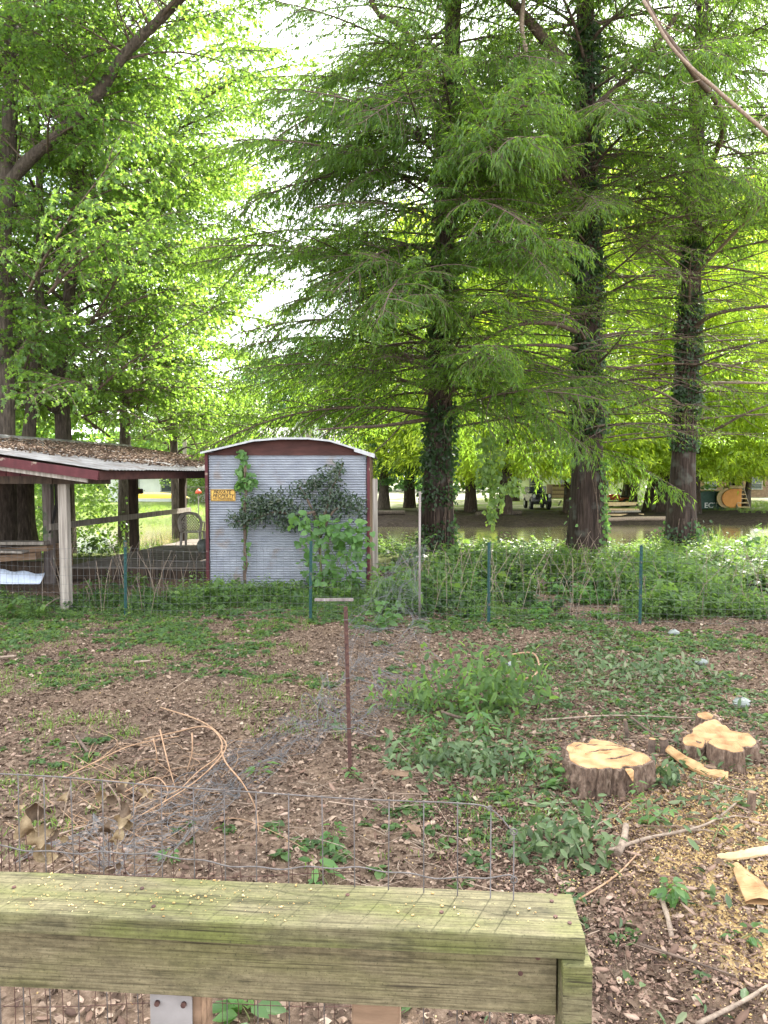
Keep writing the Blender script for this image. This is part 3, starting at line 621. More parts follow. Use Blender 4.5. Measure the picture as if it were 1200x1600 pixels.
# named big dead limbs seen at the top
def limb(parent, pts, r0, r1_, mat='deadbranch', name='dead_limb', twigs=6, seed=0):
    sp = spline(pts, 6); n = len(sp); mb = MB()
    r = random.Random(seed)
    mb.tube(sp, [(r0 + (r1_ - r0) * i / (n - 1)) * r.uniform(.9, 1.12) for i in range(n)], 8)
    for k in range(twigs):
        i = r.randrange(n // 4, n - 1); q = sp[i]; d = Vector((r.uniform(-1, 1), r.uniform(-.6, .6), r.uniform(-.4, .7))).normalized()
        mb.tube([q, q + d * .35, q + d * .7 + Vector((r.uniform(-.2, .2), 0, r.uniform(-.15, .2)))], [.012, .008, .003], 4)
    return mb.build(name, M[mat], parent)
limb(T2, [P(914, 325, 18.3), P(885, 275, 17.6), P(850, 225, 17.2), P(812, 200, 17), P(815, 150, 17), P(825, 100, 17), P(815, 40, 17), P(822, -30, 17)], .075, .05, seed=1)
limb(T3, [P(1075, 330, 19.5), P(1130, 200, 16), P(1080, 110, 13.5), P(1030, 40, 12.6), P(1000, -20, 12.4)], .07, .03, 'branch', twigs=0, seed=2)
limb(T3, [P(1085, 430, 19.8), P(1240, 260, 15), P(1205, 215, 13), P(1125, 145, 12.4), P(1055, 80, 12), P(1005, 0, 11.8)], .04, .022, twigs=5, seed=3)
limb(T2, [P(905, 520, 18.4), P(860, 505, 17.6), P(800, 510, 17.3), P(740, 540, 17)], .07, .02, 'branch', seed=4)
limb(T2, [P(900, 625, 18.4), P(850, 610, 17.8), P(780, 612, 17.5), P(720, 620, 17.3)], .075, .02, 'branch', seed=5)
limb(T2, [P(900, 545, 18.4), P(870, 540, 17.8), P(810, 540, 17.5), P(700, 552, 17.3)], .06, .015, 'branch', seed=6)
limb(T3, [P(1080, 515, 19.9), P(1120, 490, 19), P(1200, 478, 18.4), P(1300, 470, 18)], .07, .02, 'branch', seed=7)
limb(T3, [P(1080, 690, 19.9), P(1130, 665, 19), P(1180, 640, 18.4), P(1300, 600, 18)], .05, .015, 'branch', seed=8)
limb(T3, [P(1080, 605, 19.9), P(1120, 598, 19), P(1200, 598, 18.4), P(1300, 590, 18)], .05, .015, 'deadbranch', seed=9)
limb(T2, [P(928, 655, 18.4), P(970, 640, 18), P(1010, 625, 17.6), P(1060, 600, 17.3)], .04, .012, 'branch', seed=10)
limb(T1, [P(670, 655, 18.2), P(600, 665, 17.2), P(540, 668, 16.8), P(492, 672, 16.5)], .05, .012, 'branch', seed=11)
limb(T2, [P(880, 100, 18.4), P(850, 60, 18), P(815, 20, 17.6), P(770, -30, 17.3)], .14, .09, 'branch', seed=12)
limb(T2, [P(905, 190, 18.4), P(960, 140, 18), P(1010, 90, 17.6), P(1060, 20, 17.3)], .10, .05, 'branch', seed=13)
limb(T1, [P(700, 230, 18.2), P(640, 60, 18), P(590, 20, 17.6), P(570, -30, 17.3)], .08, .05, 'branch', seed=14)

# ------------------------------------------------------------ broadleaf trees on the left
def broadleaf(label, path, radii, limbs, n, zr, rr, seed, lean_x=0, scale=1.0, fill=None, zlow_limb=3):
    b = Vector(path[0]); t = thing('broadleaf_tree', label, 'tree', b, 'broadleaf trees behind the open shelter')
    trunk_mesh(t, path, radii, M['bark_dec'], 28, 60, amp=.08, seed=seed, vfreq=.9, afreq=6)
    r = random.Random(seed); anchors = []
    for (pts, r0, r1_) in limbs:
        limb(t, pts, r0, r1_, 'bark_dec', 'limb', 5, seed)
        sp = spline(pts, 5); anchors += sp[3:]
    for k in range(n):
        z = zr[0] + (zr[1] - zr[0]) * ((k + r.random()) / n) ** 1.15
        az = k * 2.399 + r.uniform(-.4, .4)
        c = at_height(path, z)
        # sub-limb carrying the spray out from the trunk
        f = rr(z) * r.uniform(.15, .85)
        q = c + Vector((math.cos(az) * f, math.sin(az) * f, f * r.uniform(.1, .5)))
        if k % 4 == 0 and f > 1: anchors.append(q); limb(t, [c, c.lerp(q, .5) + Vector((0, 0, .25)), q], .055, .02, 'bark_dec', 'limb', 2, seed + k)
        add_bough(t, MA, q - b, az + r.uniform(-.5, .5), r.uniform(-.1, .7), scale * r.uniform(.75, 1.2), r.uniform(-.6, .6))
    for q in anchors:
        add_bough(t, MA, q - b, r.uniform(0, 2 * pi), r.uniform(-.1, .8), scale * r.uniform(.6, 1.0), r.uniform(-.6, .6))
    return t
def gp(px, d, z=None):
    p = P(px, 740, d); p.z = gz(p.x, p.y) - .1 if z is None else z; return p
b = gp(2, 17.5)
broadleaf('tall broadleaf tree at the left edge with one long limb arching up to the right', [b, P(8, 700, 17.5), P(2, 400, 17.5), P(10, 290, 17.5), P(18, 80, 17.5), P(10, -150, 17.5), P(0, -400, 17.5)],
          [.30, .23, .21, .19, .15, .12, .06], [([P(5, 300, 17.5), P(40, 255, 17.3), P(90, 210, 17), P(150, 150, 16.6), P(195, 85, 16.3), P(245, 35, 16), P(300, -20, 15.6)], .15, .09),
          ([P(18, 110, 17.5), P(20, 90, 17.3), P(35, 50, 17.2), P(60, -20, 17)], .07, .03)], 66, (3.6, 19), lambda z: 3.6, 21)
b = gp(100, 21)
broadleaf('leafy tree with a dark trunk forking above the shelter roof', [b, P(100, 700, 21), P(95, 560, 21), P(112, 420, 21), P(118, 200, 21), P(120, 0, 21), P(125, -250, 21)],
          [.30, .22, .19, .15, .12, .08, .05], [([P(100, 420, 21), P(108, 380, 20.6), P(130, 358, 20.2), P(190, 352, 20)], .10, .04), ([P(112, 410, 21), P(125, 300, 20.6), P(110, 230, 20.2), P(80, 150, 20)], .12, .04),
          ([P(100, 640, 21), P(85, 640, 20.6), P(120, 610, 20.4), P(150, 560, 20)], .1, .04)], 96, (3.4, 18), lambda z: 3.2 if z < 6 else 3.9, 22)
b = gp(40, 19.5)
broadleaf('broadleaf tree with pale flaking bark right behind the left shelter post', [b, P(36, 800, 19.5), P(48, 650, 19.5), P(60, 500, 19.5), P(62, 300, 19.8), P(50, 50, 20)],
          [.36, .28, .15, .12, .09, .05], [], 50, (4.0, 14), lambda z: 3.0, 23)
b = gp(190, 26)
broadleaf('bright leafy tree on the near bank between the shelter and the sky gap', [b, P(195, 600, 26), P(180, 450, 26), P(190, 250, 26), P(185, 50, 26)],
          [.22, .17, .14, .1, .05], [], 116, (3.1, 16.5), lambda z: 2.4 if z < 10 else 3.9, 24, scale=1.1)
b = gp(275, 33)
broadleaf('light green broadleaf tree beside the creek, rightmost of the left group', [b, P(270, 650, 33), P(262, 500, 33), P(265, 330, 33), P(260, 150, 33)],
          [.2, .15, .12, .1, .05], [], 92, (3.0, 15), lambda z: 1.4 if z < 9 else 2.4, 25, scale=1.1)
b = gp(-150, 23)
broadleaf('broadleaf tree mostly outside the left edge of the view', [b, P(-150, 600, 23), P(-150, 300, 23), P(-150, 0, 23)],
          [.4, .3, .2, .08], [], 50, (3.2, 15), lambda z: 3.6, 26, scale=1.2)

# ------------------------------------------------------------ trees across the creek: one crown mesh each, trunk with limbs
def crown_mesh(seed, h, w, n, tpl, leaf, mat, low=0.0, hang=.5, shape=None, clump=.9):
    """clumps of leaves spread on hanging sprays through the crown's volume"""
    rng = np.random.default_rng(seed); pos = []; dr = []
    nc = n // 70
    for k in range(nc):
        zf = rng.random() ** (1.35 if tpl is FERN else .85); rad = w * (shape(zf) if shape else math.sqrt(max(.02, 1 - (zf * 1.9 - .8) ** 2 / 1.25)))
        a = rng.uniform(0, 2 * pi); q = rad * math.sqrt(rng.uniform(.12, 1.0)) * rng.uniform(.8, 1.12)
        c = np.array([math.cos(a) * q, math.sin(a) * q, low + (h - low) * zf]) + rng.normal(0, .25, 3)
        m = int(70 * rng.uniform(.5, 1.5)); ex = rng.uniform(.5, 1.2) * clump
        out = np.array([math.cos(a), math.sin(a), 0])
        t = rng.uniform(-1, 1, m)
        pp = c + out * (t * ex * 1.3)[:, None] + rng.normal(0, 1, (m, 3)) * np.array([.42, .42, .22]) * ex - np.array([0, 0, 1]) * (np.abs(t) ** 2 * hang * ex)[:, None]
        pos.append(pp); dr.append(out * .7 + rng.normal(0, .55, (m, 3)) - np.array([0, 0, hang]))
    pos = np.concatenate(pos); dr = np.concatenate(dr); N = len(pos)
    s = leaf * rng.uniform(.6, 1.3, N); upv = np.array([0, 0, 1.0]) + rng.normal(0, .5, (N, 3))
    wr = .3 if tpl is FERN else .7
    v, f, rd = scatter(tpl, pos, frames(dr, upv), np.stack([s, s * wr, s], -1), rng)
    return mesh_np('crown', v, f, M[mat], rd)
conic = lambda z: max(.12, (1 - z) ** .75 * .9 + .12)
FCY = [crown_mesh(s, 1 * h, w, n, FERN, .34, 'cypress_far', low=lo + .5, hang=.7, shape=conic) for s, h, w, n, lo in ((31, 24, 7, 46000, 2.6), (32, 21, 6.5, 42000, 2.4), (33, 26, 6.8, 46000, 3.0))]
FBR = [crown_mesh(s, h, w, n, KITE, .30, mt, low=lo, hang=.3) for s, h, w, n, lo, mt in ((41, 16, 6, 22000, 2.5, 'dark_tree'), (42, 13, 5.5, 20000, 1.5, 'maple'), (43, 9, 5, 15000, .6, 'pale_tree'))]
def far_tree(name, label, crown, px, d, sc, h, tr, cat='tree', group='trees across the creek', bark='bark_cyp', lean=0, rz=None, lift=0):
    b = gp(px, d); t = thing(name, label, cat, b, group)
    path = [b, b + Vector((lean * .3, 0, h * .3)), b + Vector((lean, 0, h * .92))]
    trunk_mesh(t, path, [tr * 1.5, tr, tr * .75, tr * .5, .05], M[bark], 16, 24, flute=.12, amp=.1, seed=int(px))
    c = put('crown', crown, t, (0, 0, lift)); c.scale = (sc, sc, sc); c.rotation_euler = (0, 0, R.uniform(0, 6) if rz is None else rz)
    mb = MB(); r = random.Random(int(px * 3 + d))
    for k in range(16):
        z = 2.4 + (h * .75 - 2.4) * k / 16; q = at_height(path, b.z + z); a = k * 2.4; ln = 3.6 * sc * (1 - .6 * k / 16)
        mb.tube([q, q + Vector((math.cos(a) * ln * .5, math.sin(a) * ln * .5, .4)), q + Vector((math.cos(a) * ln, math.sin(a) * ln, .1))], [.07, .045, .012], 4)
    mb.build('limbs', M['branch'], t)
    return t
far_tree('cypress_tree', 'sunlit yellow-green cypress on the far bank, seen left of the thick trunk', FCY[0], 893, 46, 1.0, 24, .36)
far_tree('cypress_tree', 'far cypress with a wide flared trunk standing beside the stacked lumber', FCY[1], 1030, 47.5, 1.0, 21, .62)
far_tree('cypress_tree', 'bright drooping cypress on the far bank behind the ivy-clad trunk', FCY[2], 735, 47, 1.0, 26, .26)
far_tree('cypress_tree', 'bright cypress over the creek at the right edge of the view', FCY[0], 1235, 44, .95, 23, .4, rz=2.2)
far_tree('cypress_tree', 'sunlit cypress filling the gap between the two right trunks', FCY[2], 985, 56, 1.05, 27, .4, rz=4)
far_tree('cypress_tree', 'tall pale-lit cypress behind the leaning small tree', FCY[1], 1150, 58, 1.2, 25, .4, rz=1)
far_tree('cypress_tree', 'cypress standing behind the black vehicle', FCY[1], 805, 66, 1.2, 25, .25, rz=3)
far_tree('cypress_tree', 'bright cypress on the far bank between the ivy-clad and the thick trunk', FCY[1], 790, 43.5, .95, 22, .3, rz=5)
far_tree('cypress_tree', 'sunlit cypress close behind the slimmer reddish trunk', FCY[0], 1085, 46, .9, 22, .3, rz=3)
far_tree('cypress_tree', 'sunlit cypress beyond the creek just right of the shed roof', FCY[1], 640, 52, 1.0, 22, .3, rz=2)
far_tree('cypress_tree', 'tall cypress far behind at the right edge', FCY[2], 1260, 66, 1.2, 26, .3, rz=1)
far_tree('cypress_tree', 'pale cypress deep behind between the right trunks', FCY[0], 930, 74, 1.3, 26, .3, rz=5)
far_tree('broadleaf_tree', 'dark bushy broadleaf tree overhanging the green container', FBR[0], 1085, 58, .62, 10, .3, bark='bark_dec')
far_tree('broadleaf_tree', 'small leaning tree beside the orange round panel', FBR[1], 1166, 50.5, .62, 8, .22, bark='bark_dec', lean=.8, lift=1.6)
far_tree('broadleaf_tree', 'dark green tree behind the shed roof on the right', FBR[0], 600, 50, .8, 13, .3, bark='bark_dec')
far_tree('broadleaf_tree', 'bluish green tree behind the pale house roof', FBR[0], 425, 82, .95, 12, .3, bark='bark_dec')
far_tree('broadleaf_tree', 'pale yellow-green round tree left of the pale house roof', FBR[2], 352, 62, .98, 8, .22, bark='bark_dec')
far_tree('broadleaf_tree', 'dark green tree rising over the house gable', FBR[0], 500, 75, 1.0, 15, .3, bark='bark_dec', rz=1)
far_tree('broadleaf_tree', 'mid green tree showing below the sky gap beside the utility pole', FBR[1], 262, 78, .9, 12, .3, bark='bark_dec', lift=2.5)
far_tree('broadleaf_tree', 'green tree across the creek behind the shelter posts', FBR[1], 70, 48, .8, 11, .3, bark='bark_dec')
far_tree('broadleaf_tree', 'dark tree beyond the shelter at the far left', FBR[0], -60, 55, 1.0, 14, .3, bark='bark_dec')
far_tree('broadleaf_tree', 'light green low tree at the far right behind the grass', FBR[1], 1290, 62, .9, 11, .3, bark='bark_dec')
# a wood on the horizon that reads as one mass
def far_wood():
    parts = []; rng = np.random.default_rng(5)
    for k in range(46):
        x = -110 + 220 * (k + rng.random() * .6) / 46; y = rng.uniform(92, 118); h = rng.uniform(6, 10) if -52 < x < -2 else rng.uniform(9, 16)
        n = 1300; a = rng.uniform(0, 2 * pi, n); zf = rng.random(n); rad = 5.5 * np.sqrt(np.maximum(.05, 1 - (zf * 1.8 - .8) ** 2)) * np.sqrt(rng.random(n))
        pos = np.stack([x + np.cos(a) * rad, y + np.sin(a) * rad, h * zf], -1) + rng.normal(0, .3, (n, 3))
        s = rng.uniform(.5, 1.1, n)
        parts.append(scatter(KITE, pos, frames(rng.normal(0, 1, (n, 3)), rng.normal(0, 1, (n, 3)) + np.array([0, 0, 1])), np.stack([s, s * .8, s], -1), rng))
    v, f, rd = merge(parts); o = put('distant_wood', mesh_np('distant_wood', v, f, M['dark_tree'], rd))
    tag(o, 'low green wood along the horizon beyond the far bank', 'wood', kind='stuff')
far_wood()

# ------------------------------------------------------------ buildings and things across the creek
def house(label, c, w, dp, hwall, hroof, rz, wallm, roofm, wins=(), name='house', ridge='x'):
    c = Vector(c); t = thing(name, label, 'house', c, None)
    Rz = Matrix.Rotation(rz, 3, 'Z')
    def W_(x, y, z): return c + Rz @ Vector((x, y, z))
    mb = MB(); hw, hd = w / 2, dp / 2
    v = [W_(-hw, -hd, 0), W_(hw, -hd, 0), W_(hw, hd, 0), W_(-hw, hd, 0), W_(-hw, -hd, hwall), W_(hw, -hd, hwall), W_(hw, hd, hwall), W_(-hw, hd, hwall)]
    fs = [(0, 1, 5, 4), (1, 2, 6, 5), (2, 3, 7, 6), (3, 0, 4, 7)]
    if ridge == 'x': v += [W_(-hw, 0, hwall + hroof), W_(hw, 0, hwall + hroof)]; fs += [(3, 4, 8), (4, 7, 8), (5, 6, 9)]; fs[4:5] = []
    else: v += [W_(0, -hd, hwall + hroof), W_(0, hd, hwall + hroof)]; fs += [(4, 5, 8), (6, 7, 9)]
    mb.add(v, fs).build('wall', wallm, t)
    # siding laps on the front
    sid = MB(); k = int(hwall / .25)
    for i in range(k): sid.box(W_(0, -hd - .012, .12 + i * .25), (w, .02 + .012, .2), Rz)
    s = sid.build('siding', wallm, t)
    e = .35
    for sgn in (-1, 1):
        mb = MB()
        if ridge == 'x':
            y0 = sgn * (hd + e); z0 = hwall - e * hroof / hd
            a, b_, c_, d = W_(-hw - e, y0, z0), W_(hw + e, y0, z0), W_(hw + e, 0, hwall + hroof), W_(-hw - e, 0, hwall + hroof)
        else:
            x0 = sgn * (hw + e); z0 = hwall - e * hroof / hw
            a, b_, c_, d = W_(x0, -hd - e, z0), W_(x0, hd + e, z0), W_(0, hd + e, hwall + hroof), W_(0, -hd - e, hwall + hroof)
        up = Vector((0, 0, .12)); vv = [a, b_, c_, d] + [q + up for q in (a, b_, c_, d)]
        mb.add(vv, [(3, 2, 1, 0), (4, 5, 6, 7), (0, 1, 5, 4), (1, 2, 6, 5), (2, 3, 7, 6), (3, 0, 4, 7)]).build('roof', roofm, t)
    for (x, z, ww, hh) in wins:
        fr = MB(); y = -hd - .05
        for (cx, cz, sx, sz) in ((x, z + hh / 2, ww + .16, .08), (x, z - hh / 2, ww + .16, .08), (x - ww / 2, z, .08, hh - .08), (x + ww / 2, z, .08, hh - .08), (x, z, ww - .08, .05)):
            fr.box(W_(cx, y, cz), (sx, .08, sz), Rz)
        f = fr.build('window', M['whitemetal'], t)
        MB().box(W_(x, y + .012, z), (ww - .06, .03, hh - .06), Rz).build('pane', M['glass'], f)
    return t
# pale house behind the metal shed (its roof, gable and dish show above)
c = P(480, 740, 60); c.z = -.3
hs = house('pale house whose light roof and gable show above the metal shed', c, 9.0, 7, 3.4, 2.7, 0, M['white'], M['paleroof'], ((-2.6, 1.5, 1.0, 1.2), (2.2, 1.5, 1.0, 1.2)))
cc = c + Vector((.2, -1.2, 4.7))
g = MB(); g.add([cc + Vector((-1.9, 0, -.3)), cc + Vector((1.9, 0, -.3)), cc + Vector((0, 0, 3.0)), cc + Vector((-1.9, 4, -.3)), cc + Vector((1.9, 4, -.3)), cc + Vector((0, 4, 3.0))], [(0, 1, 2), (4, 3, 5), (0, 2, 5, 3), (1, 4, 5, 2), (0, 3, 4, 1)]).build('dormer_gable', M['white'], hs)
g = MB(); g.box(cc + Vector((.1, -.03, 1.0)), (.5, .06, .8)).build('gable_vent', M['greywood'], hs)
for sg in (-1, 1):
    g = MB(); g.beam(cc + Vector((0, -.1, 3.1)), cc + Vector((sg * 2.0, -.1, -.35)), .12, .22); g.build('rake_board', M['whitemetal'], hs)
ds = thing('satellite_dish', 'small grey satellite dish on the pale house roof', 'satellite dish', cc + Vector((-.3, -1.3, -.2)))
d0 = cc + Vector((-.3, -1.3, -.2)); mb = MB(); ax = Vector((-.6, -.5, .6)).normalized(); a1 = ax.orthogonal().normalized(); b1 = ax.cross(a1)
rings = [[d0 + Vector((0, 0, .9)) + (a1 * math.cos(k * pi / 8) + b1 * math.sin(k * pi / 8)) * rr_ + ax * (rr_ * rr_ * .5) for k in range(17)] for rr_ in (.02, .2, .38, .52)]
mb.sheet(rings).build('dish', M['roofmetal'], ds); MB().tube([d0, d0 + Vector((0, 0, .5)), d0 + Vector((0, 0, .9))], .04, 6).build('mast', M['steelgreen'], ds)
# white house seen under the shelter roof
c = P(300, 740, 68); c.z = -.3
house('long white house with brown roof seen under the shelter roof', c, 13, 7, 2.5, 1.8, .05, M['white'], M['brick'], ((-4.4, 1.5, 1.1, 1.2), (-1.4, 1.5, 1.1, 1.2), (2.0, 1.5, 1.2, 1.2), (4.8, 1.5, 1.0, 1.2)))
c = P(905, 740, 76); c.z = -.3
house('pale low house behind the black vehicle', c, 14, 7, 2.6, 2.0, -.05, M['white'], M['paleroof'], ((-5, 1.5, 1.2, 1.2), (-2, 1.5, 1.2, 1.2), (1.5, 1.5, 1.2, 1.2), (4.6, 1.5, 1, 1.2)))
c = P(1120, 740, 80); c.z = -.3
house('cream house partly hidden by the dark bushy tree', c, 13, 8, 2.9, 2.4, .1, M['brick'], M['paleroof'], ((-3, 1.5, 1.2, 1.2), (2, 1.5, 1.2, 1.2)))

# canoe on trestles (yellow)
c = P(243, 776, 47)
t = thing('upturned_canoe', 'yellow upturned canoe resting on trestles beyond the shelter', 'canoe', c)
g = []
for i in range(17):
    s = i / 16; w = .42 * math.sin(pi * min(1, max(.04, s))) ** .5
    g.append([c + Vector((-2.2 + 4.4 * s, w * math.cos(a), .35 * math.sin(a) * (w / .42) - .1)) for a in [pi * k / 8 for k in range(9)]])
MB().sheet(g).build('hull', M['yellowpaint'], t)
for x in (-1.3, 1.3):
    mb = MB()
    for sy in (-.3, .3): mb.beam(c + Vector((x, sy * 1.6, -1.45)), c + Vector((x, sy * .3, -.1)), .06, .06)
    mb.beam(c + Vector((x, -.45, -.12)), c + Vector((x, .45, -.12)), .07, .07); mb.build('trestle', M['greywood'], t)

# utility poles and cable
def pole(px, top, d, label, lamp=False):
    b = gp(px, d); t = thing('utility_pole', label, 'pole', b, None); q = P(px, top, d); q = Vector((b.x, b.y, q.z))
    MB().tube([b, b.lerp(q, .5), q], [.17, .15, .12], 10).build('shaft', M['greywood'], t)
    MB().beam(q + Vector((-.9, 0, -.5)), q + Vector((.9, 0, -.5)), .1, .12).build('crossarm', M['greywood'], t)
    for x in (-.75, -.3, .3, .75): MB().tube([q + Vector((x, 0, -.43)), q + Vector((x, 0, -.25))], .05, 6).build('insulator', M['white'], t)
    return q
q1 = pole(289, 600, 56, 'grey wooden utility pole seen through the leaves left of the sky gap')
q2 = pole(301, 648, 84, 'farther thin utility pole right of the grey one')
q3 = P(700, 640, 75)
cb = MB(); cb.tube([q1.lerp(q3, s / 14) - Vector((0, 0, 1.5 + 3 * (s / 14) * (1 - s / 14))) for s in range(15)], .018, 4)
tag(cb.build('overhead_cable', M['rubber']), 'thin sagging cable strung between the utility poles', 'cable')

# chain-link fence seen beyond the shelter
def chainlink(a, b, h, label, pitch=.09):
    a = Vector(a); b = Vector(b); t = thing('chain_link_fence', label, 'fence', a); ln = (b - a).length; dx = (b - a).normalized()
    mb = MB(); k = int(ln / pitch); r_ = .004
    def pt(s, z): return a + dx * s + Vector((0, 0, z))
    s = -h
    while s < ln:
        for sg in (1, -1):
            s0, z0, s1, z1 = (s, 0, s + h, h) if sg == 1 else (s, h, s + h, 0)
            if s0 < 0: u = -s0 / h; z0 = z0 + (z1 - z0) * u; s0 = 0
            if s1 > ln: u = (ln - s0) / (s1 - s0); z1 = z0 + (z1 - z0) * u; s1 = ln
            if s1 > s0: mb.tube([pt(s0, z0), pt(s1, z1)], r_, 3, cap=False)
        s += pitch
    o = mb.build('mesh_wire', M['wire'], t); o['kind'] = 'stuff'
    n = max(1, round(ln / 2.4))
    for i in range(n + 1): q = a + dx * ln * i / n; MB().tube([q - Vector((0, 0, .2)), q + Vector((0, 0, h + .12))], .03, 8).build('fence_post', M['wire'], t)
    MB().tube([a + Vector((0, 0, h)), b + Vector((0, 0, h))], .022, 6).build('top_rail', M['wire'], t)
    return t
a = P(268, 740, 43.5); a.z = -.1; b = P(560, 740, 43.5); b.z = -.1
chainlink(a, b, 1.5, 'grey chain-link fence on the far bank seen between the shelter and the shed', .16)
a = P(560, 740, 50); a.z = -.3; b = P(1010, 740, 50)
# garden marker
c = P(310, 768, 43); t = thing('marker_post', 'small post with a red top standing by the chain-link fence', 'post', (c.x, c.y, -.2))
MB().tube([(c.x, c.y, -.4), (c.x, c.y, c.z - .1)], .035, 6).build('stake', M['greywood'], t)
MB().tube([(c.x, c.y, c.z - .12), (c.x, c.y, c.z), (c.x, c.y, c.z + .16)], [.2, .17, .03], 10).build('red_cap', M['redpaint'], t)

# black off-road vehicle facing the creek
c = P(847, 740, 50); c.z = gz(c.x, c.y)
t = thing('off_road_vehicle', 'black square-fronted off-road vehicle parked on the far bank', 'vehicle', c)
def q_(x, y, z): return c + Vector((x, y, z))
MB().box(q_(0, 1.9, .85), (1.75, 3.6, .6)).build('body', M['blackpaint'], t, .04)
MB().box(q_(0, 2.6, 1.42), (1.55, 2.0, .5)).build('cab', M['blackpaint'], t, .05)
MB().box(q_(0, 1.56, 1.42), (1.36, .03, .4)).build('windscreen', M['glass'], t)
MB().box(q_(0, .05, .92), (1.1, .06, .34)).build('grille', M['rubber'], t)
for x in (-.68, .68):
    MB().tube([q_(x, .06, 1.0), q_(x, -.02, 1.0)], .12, 14).build('headlight', M['white'], t)
    for y in (.75, 3.1):
        w = MB().tube([q_(x * 1.15 - .12, y, .4), q_(x * 1.15 + .12, y, .4)], .4, 20).build('wheel', M['rubber'], t)
        MB().tube([q_(x * 1.15 - .13, y, .4), q_(x * 1.15 + .13, y, .4)], .2, 12).build('hub', M['whitemetal'], w)
    MB().box(q_(x * 1.2, .75, .86), (.3, 1.0, .08)).build('fender', M['blackpaint'], t, .02)
MB().box(q_(-.1, -.12, .5), (1.7, .14, .2)).build('bumper', M['rubber'], t, .02)
MB().box(q_(0, -.02, .82), (.28, .03, .1)).build('nameplate', M['whitemetal'], t)
# tan trailer box beside it
t.scale = (.76, .85, .95); c = P(876, 740, 52); c.z = gz(c.x, c.y)
t = thing('box_trailer', 'tan wooden-sided trailer beside the black vehicle', 'trailer', c)
MB().box(c + Vector((0, 1, 1.25)), (1.7, 2.4, 1.0)).build('box', M['brownwood'], t)
for z in (.9, 1.2, 1.5): MB().box(c + Vector((0, -.23, z)), (1.74, .05, .22)).build('side_board', M['lumber'], t)
for x in (-.8, .8):
    w = MB().tube([c + Vector((x - .1, 1, .38)), c + Vector((x + .1, 1, .38))], .36, 18).build('wheel', M['rubber'], t); MB().tube([c + Vector((x - .11, 1, .38)), c + Vector((x + .11, 1, .38))], .15, 10).build('hub', M['whitemetal'], w)
MB().beam(c + Vector((0, -.3, .55)), c + Vector((-.7, -1.9, .3)), .09, .09).build('tow_bar', M['wire'], t)
MB().box(c + Vector((.72, -.26, .95)), (.14, .05, .2)).build('tail_light', M['redpaint'], t); t.scale = (.7, .8, .95)
# red ride-on mower
c = P(962, 740, 54); c.z = gz(c.x, c.y)
t = thing('riding_mower', 'red ride-on mower parked behind the lumber', 'mower', c)
MB().box(c + Vector((-.15, 0, .72)), (.85, .6, .42)).build('hood', M['redpaint'], t, .08)
MB().box(c + Vector((.55, 0, .55)), (.7, .7, .2)).build('rear_body', M['redpaint'], t, .05)
MB().box(c + Vector((.6, 0, .78)), (.45, .45, .14)).build('seat', M['rubber'], t, .04); MB().box(c + Vector((.82, 0, 1.02)), (.1, .45, .4)).build('seat_back', M['rubber'], t, .03)
MB().box(c + Vector((.25, 0, .33)), (1.0, 1.0, .15)).build('mower_deck', M['rubber'], t, .03)
MB().tube([c + Vector((.15, 0, .9)), c + Vector((.32, 0, 1.2))], .025, 6).build('steering_column', M['rubber'], t)
MB().tube([c + Vector((.3, -.01, 1.2)), c + Vector((.32, .01, 1.23))], .18, 14).build('steering_wheel', M['rubber'], t)
for x, rr_ in ((-.45, .22), (.7, .32)):
    for y in (-.45, .45):
        w = MB().tube([c + Vector((x, y - .1, rr_)), c + Vector((x, y + .1, rr_))], rr_, 16).build('wheel', M['rubber'], t)
        MB().tube([c + Vector((x, y - .11, rr_)), c + Vector((x, y + .11, rr_))], rr_ * .45, 10).build('hub', M['yellowpaint'], w)
# stacked lumber on the bank
c = P(965, 740, 44.5); c.z = gz(c.x, c.y)
t = thing('lumber_stack', 'stack of long pale boards lying on the far bank by the flared trunk', 'lumber', c)
for k, (dz, x0, x1, tilt) in enumerate(((.1, -2.2, 1.5, 0), (.26, -2.0, 1.3, .02), (.44, -2.3, 1.2, -.01), (.64, -2.1, 1.0, .03), (.8, -1.9, 1.1, 0))):
    for j in range(2):
        MB().beam(c + Vector((x0, -.3 + .4 * j, dz)), c + Vector((x1, -.25 + .4 * j, dz + tilt * 3 - .03 * j)), .3, .11).build('board', M['lumber'] if k != 1 else M['greywood'], t)
# dark green container with lettering, orange round panel, steps
c = P(1108, 740, 50); c.z = gz(c.x, c.y)
t = thing('green_container', 'dark green steel container with white letters on its side', 'container', c); t.scale = (.85, .85, .8)
MB().box(c + Vector((0, 1.2, .75)), (2.6, 2.2, 1.4)).build('body', M['dgreen'], t, .03)
for x in (-1.25, -.6, .6, 1.25): MB().box(c + Vector((x, .06, .75)), (.08, .08, 1.4)).build('rib', M['dgreen'], t)
MB().box(c + Vector((0, 1.2, 1.5)), (2.7, 2.3, .1)).build('lid', M['dgreen'], t, .02)
def text(body, size, loc, rot, mat, parent, name, extrude=.003, shear=0, align='CENTER', sx=1):
    cu = bpy.data.curves.new(name, 'FONT'); cu.body = body; cu.size = size; cu.extrude = extrude; cu.align_x = align; cu.align_y = 'CENTER'; cu.shear = shear; cu.offset = size * .008
    to = bpy.data.objects.new(name + '_tmp', cu); link(to); bpy.context.view_layer.update()
    me = bpy.data.meshes.new_from_object(to.evaluated_get(bpy.context.evaluated_depsgraph_get())); bpy.data.objects.remove(to)
    me.name = name; me.materials.clear(); me.materials.append(mat)
    o = put(name, me, parent, Vector(loc) - ORG.get(parent.name, Vector())); o.rotation_euler = rot; o.scale = (sx, 1, 1); return o
text('ECT', .62, c + Vector((.25, .05, .35)), (pi / 2, 0, 0), M['white'], t, 'lettering', .01)
